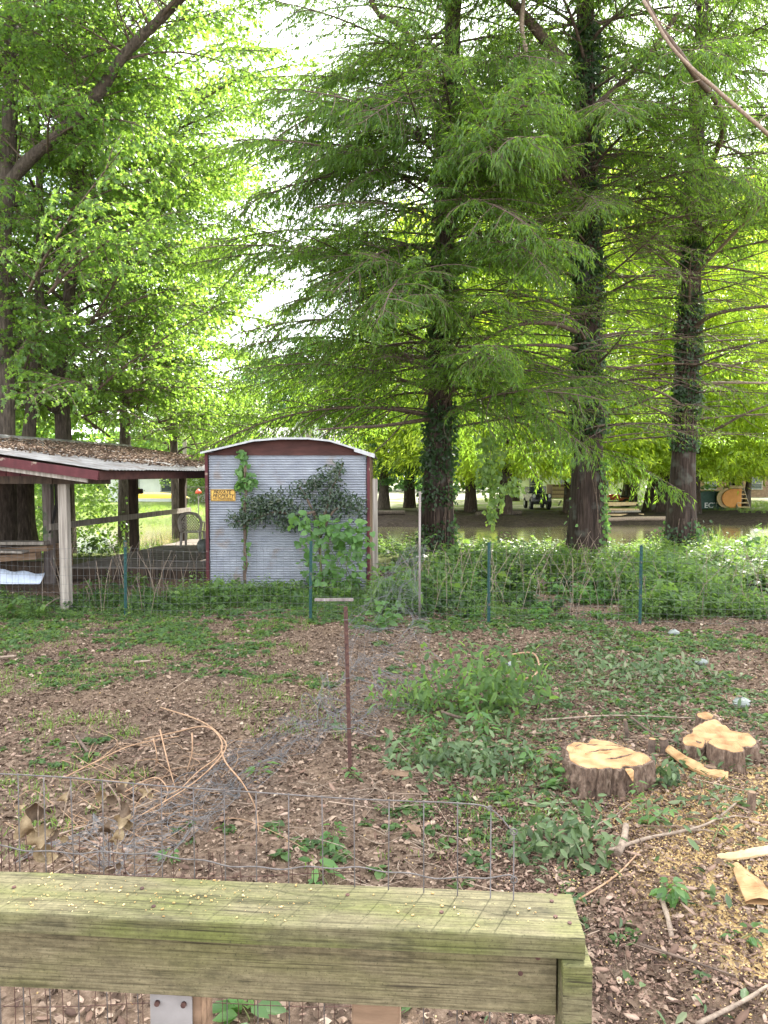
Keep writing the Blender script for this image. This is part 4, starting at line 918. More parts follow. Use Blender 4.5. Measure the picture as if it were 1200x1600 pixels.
c = P(1150, 740, 49.5); c.z = gz(c.x, c.y)
t = thing('round_panel', 'orange round-ended panel leaning by wooden steps across the creek', 'panel', c)
for k, (m_, y, rr_) in enumerate(((M['orange'], 0, .58), (M['lumber'], .12, .63))):
    MB().tube([c + Vector((-.3 - .25 * k, y, .8)), c + Vector((-.3 - .25 * k, y + .1, .8))], rr_, 28).build('disc' if k == 0 else 'rim', m_, t)
MB().box(c + Vector((.05, .2, .8)), (.8, .3, 1.3)).build('panel_box', M['orange'], t, .03)
MB().box(c + Vector((.0, .3, 1.56)), (1.1, .5, .18)).build('cap_board', M['lumber'], t)
c2 = P(1157, 740, 49.3); c2.z = gz(c2.x, c2.y)
t = thing('wooden_steps', 'small wooden steps beside the orange round panel', 'steps', c2)
for k in range(6): MB().box(c2 + Vector((.3, .1 + .2 * k, .22 + .28 * k)), (.75, .26, .07)).build('tread', M['lumber'], t)
for x in (-.1, .7): MB().beam(c2 + Vector((x, 0, 0)), c2 + Vector((x, 1.3, 1.85)), .06, .2).build('stringer', M['greywood'], t)
# rock/timber edging on far bank (logs)
for k, (px, d, ln, a_) in enumerate(((590, 42.5, 3.2, .1), (1000, 42.2, 4.5, -.05), (780, 43.5, 2.8, .2))):
    p = P(px, 740, d); p.z = gz(p.x, p.y) + .12
    dx = Vector((math.cos(a_), math.sin(a_), .02)) * ln / 2
    tag(MB().tube(spline([p - dx, p + Vector((0, .1, .03)), p + dx], 5), .14, 9).build('fallen_log', M['deadbranch'] if k == 1 else M['bark_dec']),
        ('grey log lying on the far bank left of the flared trunk' if k == 0 else 'pale log at the waterline below the stacked lumber' if k == 1 else 'dark log on the bank below the black vehicle'), 'log')

# ------------------------------------------------------------ open shelter
EZ = 2.25
def E(y): return -4.33 + .145 * (y - 11.2)          # eave x
def RD(y): return -9.05 + .145 * (y - 11.2)         # ridge x
RZ = 2.94
t = thing('open_shelter', 'open-sided shelter with red fascia and a leaf-littered metal roof', 'shelter', (-6.4, 15, 0))
def roof_pt(y, s, lift=0): return Vector((RD(y) + (E(y) - RD(y)) * s, y, RZ + (EZ - RZ) * s + lift))
y0, y1 = 11.2, 21.9
npan = 9
for k in range(npan):        # corrugated sheets run from ridge to eave
    ya, yb = y0 + (y1 - y0) * k / npan, y0 + (y1 - y0) * (k + 1) / npan + .06
    g = []; nn = 22
    for i in range(nn + 1):
        y = ya + (yb - ya) * i / nn; w = .016 * math.sin(i * pi)  + .012 * (i % 2)
        g.append([roof_pt(y, s, .02 + w + .004 * (k % 2) + .02 * noise.noise(Vector((k, s * 2, 0)))) for s in (-.01, .33, .66, 1.03)])
    MB().sheet(g, smooth=False).build('roof_sheet', M['roofmetal'], t)
mb = MB(); wx = lambda y: RD(y) - (E(y) - RD(y))
mb.sheet([[roof_pt(y, s, 0.0) if s >= 0 else Vector((RD(y) + (E(y) - RD(y)) * s, y, RZ + (RZ - EZ) * s)) for s in (-1.0, -.5, -.01)] for y in (y0, 16, y1)]).build('far_slope', M['roofmetal'], t)
MB().tube([roof_pt(y0, -.005, .05), roof_pt(y1, -.005, .05)], .06, 8).build('ridge_cap', M['roofmetal'], t)
# fascia along eave, rakes
MB().beam(roof_pt(y0, 1.0, -.08), roof_pt(y1, 1.0, -.08), .035, .13).build('eave_fascia', M['redbrown'], t)
MB().beam(roof_pt(y0 - .02, -.01, -.10), roof_pt(y0 - .02, 1.0, -.08), .04, .14, up=Vector((0, 0, 1))).build('rake_fascia', M['red'], t)
MB().beam(roof_pt(y0 + .03, -.01, -.21), roof_pt(y0 + .03, .96, -.185), .035, .06).build('rake_trim', M['greywood'], t)
MB().beam(roof_pt(y1, -.01, -.10), roof_pt(y1, 1.0, -.10), .04, .16).build('rake_fascia', M['red'], t)
a = Vector((RD(y0) - (E(y0) - RD(y0)), y0 - .02, EZ - .10))
MB().beam(a, roof_pt(y0 - .02, -.005, -.10), .04, .17).build('rake_fascia', M['red'], t)
# gable siding boards
gx = P(75, 744, 11.6).x; x = gx; k = 0
while x > -11.0:
    xa, xb = x - .22, x; zt = lambda xx: RZ + (EZ - RZ) * abs(xx - RD(11.6)) / 4.72 - .2
    zb = P(75, 744, 11.6).z
    za, zc = max(zb + .02, zt(xa)), max(zb + .02, zt(xb))
    yy = 11.6 + .004 * (k % 2)
    v = [(xa + .012, yy, zb), (xb, yy, zb), (xb, yy, zc), (xa + .012, yy, za)]
    MB().add(v + [(p[0], p[1] + .02, p[2]) for p in v], [(0, 1, 2, 3), (7, 6, 5, 4), (0, 4, 5, 1), (1, 5, 6, 2), (2, 6, 7, 3), (3, 7, 4, 0)]).build('siding_board', M['red'], t)
    x -= .222; k += 1
MB().beam((-11, 11.66, zb - .06), (gx + .05, 11.66, zb - .06), .09, .12).build('gable_beam', M['darkwood'], t)
MB().beam((gx, 11.7, 2.10), (E(11.7) - .1, 11.7, 2.10), .09, .13).build('gable_beam', M['darkwood'], t)
# rafters and eave beam
for k in range(10):
    y = 12.0 + k * 1.05
    MB().beam(roof_pt(y, 0, -.08), roof_pt(y, .97, -.08), .045, .12).build('rafter', M['darkwood'], t)
bx = lambda y: -6.8 + .145 * (y - 14.9)
MB().beam((bx(12.0), 12.0, 2.30), (bx(21.7), 21.7, 2.30), .10, .16).build('side_beam', M['darkwood'], t)
# posts
def post(x, y, z0, z1, w, m_, lab=None, jit=.006):
    mb = MB(); n = 6
    for k in range(n):
        pass
    return MB().box((x, y, (z0 + z1) / 2), (w, w, z1 - z0), None, 0, jit).build('post', m_, t, .008, label=lab)
pA = G(104, 953); post(pA.x, pA.y, -.1, 2.14, .145, M['greywood'], 'pale grey square front post')
post(-6.8, 14.9, -.1, 2.3, .17, M['postwood'], 'bluish weathered post')
post(-6.4, 18.8, .0, 2.3, .19, M['darkwood']); post(bx(21.4) + .0, 21.4, .0, 2.3, .18, M['darkwood'])
post(-9.9, 12.4, -.1, 2.1, .15, M['darkwood']); post(-3.4, 21.6, 0, 2.2, .14, M['darkwood'])
post(E(17) - .45, 17.4, 0, 2.15, .1, M['darkwood'])
MB().beam((bx(14.9) + .11, 14.7, 1.13), (bx(21.5) + .13, 21.7, 1.14), .04, .13).build('hand_rail', M['greywood'], t)
MB().tube([(-6.62, 14.8, 2.2), (-6.6, 14.78, 1.6), (-6.68, 14.78, 1.15), (-6.75, 14.8, 1.0)], .018, 6).build('hanging_cord', M['rubber'], t)
MB().tube([(-6.56, 14.8, 2.2), (-6.5, 14.78, 1.8), (-6.58, 14.78, 1.5), (-6.7, 14.8, 1.1)], .016, 6).build('hanging_cord', M['rubber'], t)
MB().box((-6.22, 18.7, 1.75), (.18, .08, .12), None, 0, .01).build('bracket_block', M['darkwood'], t)
# deck of the shelter
y = 15.2; k = 0
while y < 21.8:
    MB().box(((-6.75 + .145 * (y - 15) - 3.0) / 2, y + .068, .235 + R.uniform(-.004, .004)), (3.75 - .145 * (y - 15), .128, .03), Matrix.Rotation(R.uniform(-.002, .002), 3, 'Z')).build('deck_board', M['deckwood'], t)
    y += .14; k += 1
MB().box((-4.9, 15.17, .12), (3.8, .05, .22)).build('rim_joist', M['darkwood'], t)
MB().beam((-6.8, 15.2, .12), (-5.8, 21.8, .12), .05, .2).build('rim_joist', M['darkwood'], t)
MB().box((-3.95, 15.55, .5), (.1, 2.2, .34)).build('low_wall', M['darkwood'], t) if False else None
# leaf debris on the roof
rng = np.random.default_rng(3); n = 11000
yy = rng.uniform(y0 + .3, y1 - .1, n); ss = rng.random(n)
keep = np.array([(.04 < s < .95 + .05 * noise.noise(Vector((y * 1.8, 1, 0)))) and y > y0 + .45 + 2.2 * s ** 2 + .8 * noise.noise(Vector((s * 4, 7, y * .5))) and (noise.noise(Vector((y * .9, s * 5, 2))) > -.42 + .3 * max(0, s - .5)) for y, s in zip(yy, ss)])
yy, ss = yy[keep], ss[keep]; n = len(yy)
pos = np.array([tuple(roof_pt(y, s, .045 + .02 * rng.random())) for y, s in zip(yy, ss)]); s_ = rng.uniform(.03, .085, n)
v, f, rd = scatter(CURL, pos, frames(rng.normal(0, 1, (n, 3)) * [1, 1, .1], np.array([.17, 0, 1]) + rng.normal(0, .2, (n, 3))), np.stack([s_, s_ * .8, s_], -1), rng, rng.random(n) * .95)
o = put('roof_leaf_litter', mesh_np('roof_leaf_litter', v, f, M['litter'], rd)); tag(o, 'brown leaf litter lying on the shelter roof', 'leaf litter', kind='stuff')

# plastic garden chair on the deck, facing away
c = Vector((-5.1, 19.6, .25)); t = thing('garden_chair', 'dirty white plastic garden chair with lattice back on the shelter deck', 'chair', c)
def cp(x, y, z): return c + Vector((x, y, z))
MB().box(cp(0, 0, .40), (.46, .44, .035)).build('seat', M['plastic'], t, .012)
for x in (-.24, .24):
    for y, yo in ((-.22, -.27), (.2, .25)):
        MB().tube([cp(x * 1.1, yo, 0), cp(x, y, .4)], [.035, .045], 6).build('leg', M['plastic'], t)
    MB().tube(spline([cp(x, -.24, .42), cp(x * 1.12, -.2, .62), cp(x * 1.15, 0, .66), cp(x * 1.1, .18, .62), cp(x, .22, .42)], 5), .022, 6).build('armrest', M['plastic'], t)
fr = spline([cp(-.25, -.24, .42), cp(-.29, -.27, .66), cp(-.2, -.31, .86), cp(0, -.33, .91), cp(.2, -.31, .86), cp(.29, -.27, .66), cp(.25, -.24, .42)], 5)
bk = MB().tube(fr, .042, 8).build('backrest', M['plastic'], t)
mb = MB()
for k in range(-6, 12):
    for sg in (1, -1):
        pts = []
        for j in range(11):
            z = .44 + .42 * j / 10; x = sg * (-.35 + k * .065 + .42 * j / 10 * .8)
            lim = .26 * math.sqrt(max(0, 1 - ((z - .62) / .29) ** 2)) if z > .62 else .26
            if abs(x) < lim: pts.append(cp(x, -.25 - .08 * j / 10, z))
        if len(pts) > 1: mb.tube([pts[0], pts[-1]], .013, 4)
mb.build('lattice', M['plastic'], bk)
# white dog-like ornament -> small crumpled white bag by the chair
c = G(318, 846, .25); c.y = 17.9; c = P(317, 835, 18.0); t0 = Vector((c.x, c.y, .26))
mb = MB(); g = []
for i in range(9):
    a = pi * i / 8; g.append([t0 + Vector((math.cos(b_) * math.sin(a) * .16 * (1 + .35 * noise.noise(Vector((i, k, 1)))), math.sin(b_) * math.sin(a) * .14, .17 - .17 * math.cos(a) * (1 + .2 * noise.noise(Vector((k, i, 5)))))) for k, b_ in enumerate([2 * pi * q / 12 for q in range(12)] + [0])])
mb.sheet(g).build('white_bag', M['bag']); tag(bpy.data.objects['white_bag'], 'small crumpled white bag on the deck beside the plastic chair', 'bag')

# timber pile, pale sheet and stone left of the shelter
c = G(40, 905); t = thing('timber_pile', 'pile of old brown boards stacked beside the shelter post', 'timber', c)
def pb(px0, py0, px1, py1, d, h, m_, th=.05):
    MB().beam(P(px0, py0, d), P(px1, py1, d + .1), th, h).build('board', m_, t)
pb(-120, 868, 78, 856, 14.2, .10, M['brownwood'], .3); pb(-120, 880, 60, 868, 13.9, .12, M['brownwood'], .25)
pb(-120, 848, 74, 848, 14.6, .06, M['greywood'], .3); pb(-120, 895, 66, 893, 14.3, .4, M['darkwood'], .1); pb(-100, 858, 40, 862, 13.7, .04, M['greywood'], .3)
for k in range(4):
    x = 84 + k * 8.5
    MB().box(P(x, 868, 15.6), (.10, .03, .52), None, 0, .01).build('upright_board', M['brownwood'] if k % 2 else M['lumber'] if False else M['brownwood'], t)
g = []
for i in range(42):
    px = -25 + 95 * i / 41; top = 888 + 8 * (i / 41) + 1.5 * math.sin(i * .4)
    a = P(px, top, 13.6); a.y += .012 * math.sin(i * pi * .75) ; b = Vector((a.x, a.y - .22, -.02 + .12)); b.z = P(px, 912, 13.4).z
    g.append([a, a.lerp(b, .5) + Vector((0, .02, 0)), b])
o = MB().sheet(g).build('pale_sheet', M['bluewhite']); sf = o.modifiers.new('thick', 'SOLIDIFY'); sf.thickness = .008
tag(o, 'pale blue ribbed plastic sheet lying in front of the timber pile', 'sheet')

# ------------------------------------------------------------ corrugated metal shed
SX0, SX1, SY, SD = -3.31, -.27, 13.7, 4.2
t = thing('metal_shed', 'corrugated metal shed with red corner trim and low curved roof', 'shed', ((SX0 + SX1) / 2, SY, 0))
SHED = t
ztop = 2.58; nsh = 4; zz0 = .0
for k in range(nsh):
    za, zb_ = zz0 + (ztop - zz0) * k / nsh, zz0 + (ztop - zz0) * (k + 1) / nsh + .02
    pit = .0465; n = int((zb_ - za) / pit * 8); g = []
    for i in range(n + 1):
        z = za + (zb_ - za) * i / n; w = .0165 * math.sin(z / pit * 2 * pi)
        g.append([(SX0 + .06 + (SX1 - SX0 - .12) * j / 12, SY - w - .003 * k + .006 * noise.noise(Vector((j * .8, z * 2, k))), z) for j in range(13)])
    MB().sheet(g).build('metal_sheet', M['galv'], t)
for x, nm in ((SX0, 'side_wall'), (SX1, 'side_wall')):
    n = 68 * 3; g = [[(x + .008 * math.sin(i * 2 * pi / 3 * 1.0 + (0)), SY + .04 + (SD - .04) * j / 3, 2.58 * i / n) for j in range(4)] for i in range(n + 1)]
    MB().sheet(g).build(nm, M['galv'] if x == SX0 else M['brownwood'], t)
MB().sheet([[(SX0, SY + SD, 0), (SX1, SY + SD, 0)], [(SX0, SY + SD, 2.6), (SX1, SY + SD, 2.6)]]).build('back_wall', M['galv'], t)
for x in (SX0 + .02, SX1 - .02): MB().box((x, SY - .03, 1.28), (.055, .06, 2.58)).build('corner_trim', M['red'], t, .004)
MB().box((SX1 + .10, SY + .1, 1.0), (.09, .09, 2.2), None, 0, .01).build('corner_post', M['greywood'], t)
prof_ = [(-3.37, 2.565), (-2.95, 2.66), (-2.4, 2.79), (-1.9, 2.83), (-1.4, 2.83), (-1.0, 2.79), (-.55, 2.65), (-.17, 2.53)]
pr = [(x, z) for x, z in prof_]
v = [(x, SY - .012, 2.56) for x, z in pr] + [(x, SY - .012, max(z - .005, 2.561)) for x, z in pr]; n = len(pr)
v = [(max(SX0 + .03, min(SX1 - .03, a)), b, c_) for a, b, c_ in v]
MB().add(v, [(i, i + 1, n + i + 1, n + i) for i in range(n - 1)]).build('gable_panel', M['redbrown'], t)
MB().box(((SX0 + SX1) / 2, SY - .022, 2.562), (SX1 - SX0 - .1, .03, .05)).build('gable_sill', M['redbrown'], t)
g = []
for y in np.linspace(SY - .16, SY + SD + .12, 6): g.append([(x, y, z + .012 + .008 * noise.noise(Vector((x * 3, y, 0)))) for x, z in pr])
o = MB().sheet(g, smooth=False).build('roof', M['roofmetal'], t); sf = o.modifiers.new('thick', 'SOLIDIFY'); sf.thickness = .02; sf.offset = 1
mb = MB()
for (xa, za), (xb, zb_) in zip(pr, pr[1:]):
    h = .034 if xa < -.9 else .075
    mb.add([(xa, SY - .175, za + .03 - h), (xb, SY - .175, zb_ + .03 - h), (xb, SY - .175, zb_ + .03), (xa, SY - .175, za + .03), (xa, SY - .165, za + .03 - h), (xb, SY - .165, zb_ + .03 - h), (xb, SY - .165, zb_ + .03), (xa, SY - .165, za + .03)],
           [(0, 1, 2, 3), (7, 6, 5, 4), (0, 4, 5, 1), (3, 2, 6, 7), (1, 5, 6, 2), (0, 3, 7, 4)])
mb.build('roof_edge_strip', M['whitemetal'], t)
for z in (.35, .95, 1.6, 2.2):
    for x in np.linspace(SX0 + .15, SX1 - .15, 7):
        MB().tube([(x, SY - .02, z), (x, SY + .0, z)], .008, 6).build('screw', M['rust'], t) if False else None
# sign on the shed
a = P(329, 765, SY - .03); b = P(368, 783, SY - .03); c = (a + b) / 2
s = thing('warning_sign', 'small yellow PRIVATE PROPERTY sign on the metal shed wall', 'sign', c)
w, h = b.x - a.x, a.z - b.z
MB().box(c, (w, .008, h)).build('plate', M['sign'], s, .002)
for (x, z, ww, hh) in ((0, h / 2 - .012, w - .02, .006), (0, -h / 2 + .012, w - .02, .006), (-w / 2 + .012, 0, .006, h - .03), (w / 2 - .012, 0, .006, h - .03)):
    MB().box(c + Vector((x, -.006, z)), (ww, .004, hh)).build('border', M['ink'], s)
text('PRIVATE', .092, c + Vector((-.02, -.007, .055)), (pi / 2, 0, 0), M['ink'], s, 'lettering', .002, .3, sx=.95)
text('PROPERTY', .092, c + Vector((0, -.007, -.012)), (pi / 2, 0, 0), M['ink'], s, 'lettering', .002, .3, sx=.9)
text('NO TRESPASSING', .048, c + Vector((0, -.007, -.066)), (pi / 2, 0, 0), M['ink'], s, 'lettering', .002, 0, sx=.95)

# vines on the shed
def leaf_mass(name, blobs, tpl, leaf, wid, mat, seed, parent=None, face=(0, -1, .5), droop=.5):
    """blobs: (centre, (sx,sy,sz), count)"""
    rng = np.random.default_rng(seed); org = np.array(ORG.get(parent.name, Vector())) if parent else 0
    pos = np.concatenate([np.array(tuple(c)) + rng.normal(0, 1, (n, 3)).clip(-1.9, 1.9) * np.array(s_) * .55 for c, s_, n in blobs]); N = len(pos)
    dr = rng.normal(0, .7, (N, 3)) + np.array([0, -.2, -droop]); s = leaf * rng.uniform(.5, 1.25, N)
    up = np.array(face) + rng.normal(0, .45, (N, 3))
    v, f, rd = scatter(tpl, pos - org, frames(dr, up), np.stack([s, s * wid, s], -1), rng)
    return put(name, mesh_np(name, v, f, M[mat], rd), parent)
WY = SY - .13
def W2(px, py, off=0): return P(px, py, WY - off)
base = G(383, 920); base = Vector((W2(383, 915).x, WY, 0))
t = thing('climbing_vine', 'thin vine climbing the left part of the metal shed beside the sign', 'vine', base)
mb = MB()
for k in range(4):
    pts = [W2(383 + R.uniform(-3, 3), y, R.uniform(-.02, .05)) for y in range(925, 715, -22)]
    mb.tube(spline(pts, 3), .013 + .006 * R.random(), 5)
mb.build('stem', M['branch'], t)
leaf_mass('foliage', [(W2(377, 738), (.10, .1, .2), 45), (W2(386, 752), (.17, .1, .15), 60), (W2(373, 760), (.07, .08, .12), 14), (W2(378, 712), (.08, .06, .12), 22), (W2(382, 780), (.05, .05, .3), 24), (W2(383, 840), (.05, .05, .5), 30)], HEART, .10, .95, 'vine', 1, t)
base = Vector((W2(520, 915).x, WY - .15, 0))
t = thing('dark_shrub', 'dark glossy-leaved shrub spread in two arms across the metal shed wall', 'shrub', base)
stems = [[(505, 925), (500, 870), (498, 820), (492, 800)], [(492, 800), (460, 805), (430, 800), (395, 812), (365, 815)], [(498, 830), (512, 790), (518, 765), (530, 740), (535, 724)], [(500, 840), (520, 800), (545, 790), (562, 798)], [(495, 815), (480, 780), (468, 760)]]
mb = MB()
for st in stems:
    mb.tube(spline([W2(x, y, .12 + .05 * R.random()) for x, y in st], 5), [.03 - .02 * i / (5 * (len(st) - 1)) for i in range(5 * (len(st) - 1) + 1)], 6)
mb.build('stem', M['branch'], t)
B_ = []
for (x, y, sx, sz, n) in ((375, 812, .22, .14, 170), (400, 800, .25, .25, 300), (430, 790, .28, .28, 380), (405, 785, .22, .15, 160), (455, 800, .22, .25, 260), (470, 765, .2, .15, 150), (500, 790, .26, .3, 260), (520, 775, .22, .3, 300), (512, 745, .2, .18, 170), (530, 733, .1, .14, 90), (545, 790, .25, .22, 260), (560, 800, .12, .2, 80), (490, 755, .15, .12, 90), (450, 820, .3, .12, 110)):
    B_.append((W2(x, y, .15), (sx, .14, sz), n))
leaf_mass('foliage', B_, OVAL, .085, .5, 'darkvine', 2, t, droop=.0)
base = Vector((W2(510, 920).x, WY - .35, 0))
t = thing('heart_leaf_vine', 'green heart-leaved vine draped over the fence in front of the shed', 'vine', base)
mb = MB()
for k in range(7):
    x0 = 490 + 10 * k; pts = [W2(x0 + R.uniform(-12, 12), y, .35 + R.uniform(-.1, .1)) for y in range(935, 800, -27)]
    mb.tube(spline(pts, 3), .008, 4)
mb.build('stem', M['greenstem'], t)
B_ = []
for (x, y, sx, sz, n) in ((475, 815, .25, .16, 60), (500, 822, .3, .2, 90), (530, 830, .3, .25, 90), (555, 840, .25, .25, 80), (480, 850, .22, .35, 80), (520, 865, .4, .35, 130), (560, 880, .25, .3, 80), (490, 895, .3, .25, 90), (535, 905, .4, .25, 110), (545, 850, .4, .3, 90)):
    B_.append((W2(x, y, .45), (sx, .22, sz), int(n * .46)))
leaf_mass('foliage', B_, HEART, .12, .95, 'vine', 3, t)

# ------------------------------------------------------------ wire fence across the middle with green steel posts
t = thing('wire_fence', 'low welded wire fence on green steel posts running in front of the shed and trees', 'fence', (0, 11, 0))
fx = [(-30, 935, 11.6), (193, 952, 11.2), (484, 965, 10.9), (656, 968, 10.9), (765, 975, 10.7), (1003, 975, 10.7), (1260, 975, 10.7)]
fpts = []
for px, py, d in fx:
    p = P(px, 740, d); p.z = gz(p.x, p.y); fpts.append(p)
mb = MB()
for a, b in zip(fpts, fpts[1:]):
    ln = (b - a).length; n = int(ln / .10); ph = R.uniform(0, 6)
    def wp(s, h): 
        sg = (.02 * math.sin(s * 5 + ph) + .03 * noise.noise(Vector((s * ln * .8, h, a.x)))) 
        return a.lerp(b, s) + Vector((0, sg * 1.5, h * (1 - .06 * math.sin(pi * s)) + sg * .5))
    for h in (.03, .14, .25, .36, .5, .64, .78, .92, 1.08):
        mb.tube([wp(i / 14, h) for i in range(15)], .0021, 3, cap=False)
    for i in range(n):
        s = i / n; mb.tube([wp(s, 0.0), wp(s, .5), wp(s, 1.09)], .0018, 3, cap=False)
mb.build('wire_mesh', M['fencewire'], t, kind='stuff')
def tpost(p, top, m_='steelgreen', r_=.02, lean=0):
    mb = MB(); q = Vector((p.x + lean, p.y, top)); b = Vector((p.x, p.y, -.1))
    mb.beam(b, q, .045, .008); mb.beam(b + Vector((0, .018, 0)), q + Vector((0, .018, 0)), .008, .03)
    for k in range(18): z = .1 + k * .062; mb.box((p.x + lean * z / top, p.y - .012, z), (.014, .016, .02))
    return mb.build('steel_post', M[m_], t)
for i, top in ((1, 1.12), (2, 1.2), (4, 1.2), (5, 1.15)):
    p = fpts[i]; tpost(p + Vector((0, -.03, 0)), top if i != 1 else 1.18, lean=R.uniform(-.01, .02))
p = fpts[3]; MB().tube([p + Vector((0, 0, -.1)), P(656, 768, 10.9)], .017, 8).build('grey_pipe_post', M['postwood'], t)
# rusty stakes
a = G(548, 1218); a.z = -.1; b = P(540, 948, a.y)
t = thing('rusty_post', 'thin rusty steel post standing in the middle of the clearing', 'post', a)
MB().beam(a, b, .028, .008).build('flange', M['rust'], t); mb = MB(); mb.beam(a + Vector((0, .015, 0)), b + Vector((0, .015, 0)), .008, .028).build('web', M['rust'], t)
for z in (.35, .62, .93): MB().tube([a.lerp(b, z) + Vector((-.03, -.012, 0)), a.lerp(b, z) + Vector((.03, -.012, .006)), a.lerp(b, z) + Vector((.028, .03, 0))], .002, 4).build('wire_tie', M['netwire'], t)
a = P(492, 937, 10.2); b = P(552, 937, 10.1)
tag(MB().beam(a, b, .045, .036).build('fallen_rail', M['postwood']), 'short grey wooden rail lying across the fence just below the shed', 'rail')
mb = MB()

# ------------------------------------------------------------ crumpled wire netting sagging across the clearing
ctl = [(656, 852, 10.8, .10), (625, 910, 10.0, .30), (600, 985, 8.9, .5), (590, 1050, 7.6, .55), (560, 1095, 6.7, .45), (500, 1130, 6.1, .35), (420, 1170, 5.6, .25), (340, 1225, 4.9, .22), (250, 1285, 4.1, .25), (130, 1345, 3.4, .3)]
cen = spline([P(x, y, d) for x, y, d, w in ctl], 16); wid = []
for i in range(len(ctl) - 1):
    for k in range(16): wid.append(ctl[i][3] + (ctl[i + 1][3] - ctl[i][3]) * k / 16)
wid.append(ctl[-1][3])
NA = 13; mb = MB(); rows = []
for i, c in enumerate(cen):
    tan = (cen[min(i + 1, len(cen) - 1)] - cen[max(i - 1, 0)]); tan.z = 0; tan.normalize(); sd_ = Vector((tan.y, -tan.x, 0)); row = []
    for k in range(NA):
        u = (k / (NA - 1) - .5) * 2; w = wid[i]
        cr_ = noise.noise(Vector((i * .12, u * 2.2, 1))); cz = noise.noise(Vector((i * .16, u * 2.8, 9)))
        p = c + sd_ * w * (u + .7 * cr_) + Vector((0, 0, w * .55 * cz + .03 * noise.noise(Vector((i, k, 0))))) + tan * .1 * noise.noise(Vector((i * .3, k, 4)))
        p.z = max(p.z, gz(p.x, p.y) + .015); row.append(p)
    rows.append(row)
for k in range(NA): mb.tube([r[k] for r in rows], .0014, 3, cap=False)
for i, r in enumerate(rows):
    mb.tube(r, .0010, 3, cap=False)
    if i < len(rows) - 1:
        q = rows[i + 1]; mb.tube([x if j % 2 else y for j, (x, y) in enumerate(zip(r, q))], 0.0009, 3, cap=False)
tag(mb.build('crumpled_wire_netting', M['netwire']), 'crumpled grey wire netting sagging from the grey pipe post down across the clearing', 'wire netting')

# ------------------------------------------------------------ plants, one function for leafy stems
def plant_parts(seed, h, n, tpl, leaf, wid=.8, spread=.5, pairs=True, lean=0):
    """returns (stem tube segments MB data, leaf arrays) in local coordinates"""
    r = random.Random(seed); rng = np.random.default_rng(seed); mb = MB(); pos = []; dr = []
    for s in range(max(1, int(n / 14))):
        a = r.uniform(0, 6.28); L_ = h * r.uniform(.6, 1.1); d = Vector((math.cos(a) * spread + lean, math.sin(a) * spread, 1)).normalized(); p = Vector((r.uniform(-.04, .04), r.uniform(-.04, .04), 0)); pts = [p]
        for k in range(7):
            d = (d + Vector((r.uniform(-.2, .2), r.uniform(-.2, .2), -.08 * spread))).normalized(); pts.append(pts[-1] + d * L_ / 7)
        mb.tube(pts, [.0045 - .0005 * k for k in range(8)], 3, cap=False)
        for k in range(14):
            i = r.uniform(.8, 7); j = min(6, int(i)); q = pts[j].lerp(pts[j + 1], i - j); b = r.uniform(0, 6.28)
            o = Vector((math.cos(b), math.sin(b), r.uniform(-.2, .4))); q2 = q + o * leaf * .35
            pos.append(tuple(q2)); dr.append((o.x, o.y, o.z - .35))
    pos = np.array(pos); dr = np.array(dr); N = len(pos); s = leaf * rng.uniform(.5, 1.2, N)
    v, f, rd = scatter(tpl, pos, frames(dr, np.array([0, -.15, 1.0]) + rng.normal(0, .25, (N, 3))), np.stack([s, s * wid, s], -1), rng)
    return mb, (v, f, rd)
def to_tri(mb):
    f = []
    for q in mb.f:
        for k in range(1, len(q) - 1): f.append((q[0], q[k], q[k + 1]))
    return np.array(mb.v), np.array(f), np.full(len(mb.v), .5)
PLT = []
for s in range(5): PLT.append(merge([to_tri(plant_parts(s, .6, 42, HEART, .058 + .012 * s)[0]), plant_parts(s, .6, 42, HEART, .058 + .012 * s, .9)[1]]))
for s in range(5, 8): PLT.append(merge([to_tri(plant_parts(s, .7, 42, OVAL, .085)[0]), plant_parts(s, .7, 42, OVAL, .085, .55)[1]]))
LOW = [plant_parts(20 + s, .12, 14, HEART if s % 2 else LOBE, .045, .9, 1.4)[1] for s in range(4)]
def scatter_plants(name, variants, pts, scales, mat, label, cat, seed, zoff=0):
    rng = np.random.default_rng(seed); parts = []
    pts = np.array(pts); scales = np.array(scales); idx = rng.integers(0, len(variants), len(pts))
    for i, (v, f, rd) in enumerate(variants):
        m = idx == i; P_ = pts[m]; S_ = scales[m]; N = len(P_)
        if not N: continue
        a = rng.uniform(0, 6.28, N); c, s = np.cos(a), np.sin(a)
        x = v[None, :, 0] * c[:, None] - v[None, :, 1] * s[:, None]; y = v[None, :, 0] * s[:, None] + v[None, :, 1] * c[:, None]
        vv = np.stack([x, y, np.broadcast_to(v[None, :, 2], x.shape)], -1) * S_[:, None, None] + P_[:, None, :]
        ff = f[None] + (np.arange(N) * len(v))[:, None, None]
        rr = np.clip(rd[None] * .6 + rng.random(N)[:, None] * .4, 0, 1)
        parts.append((vv.reshape(-1, 3), ff.reshape(-1, 3), rr.ravel()))
    v, f, rd = merge(parts); o = put(name, mesh_np(name, v, f, M[mat], rd)); tag(o, label, cat, kind='stuff'); return o
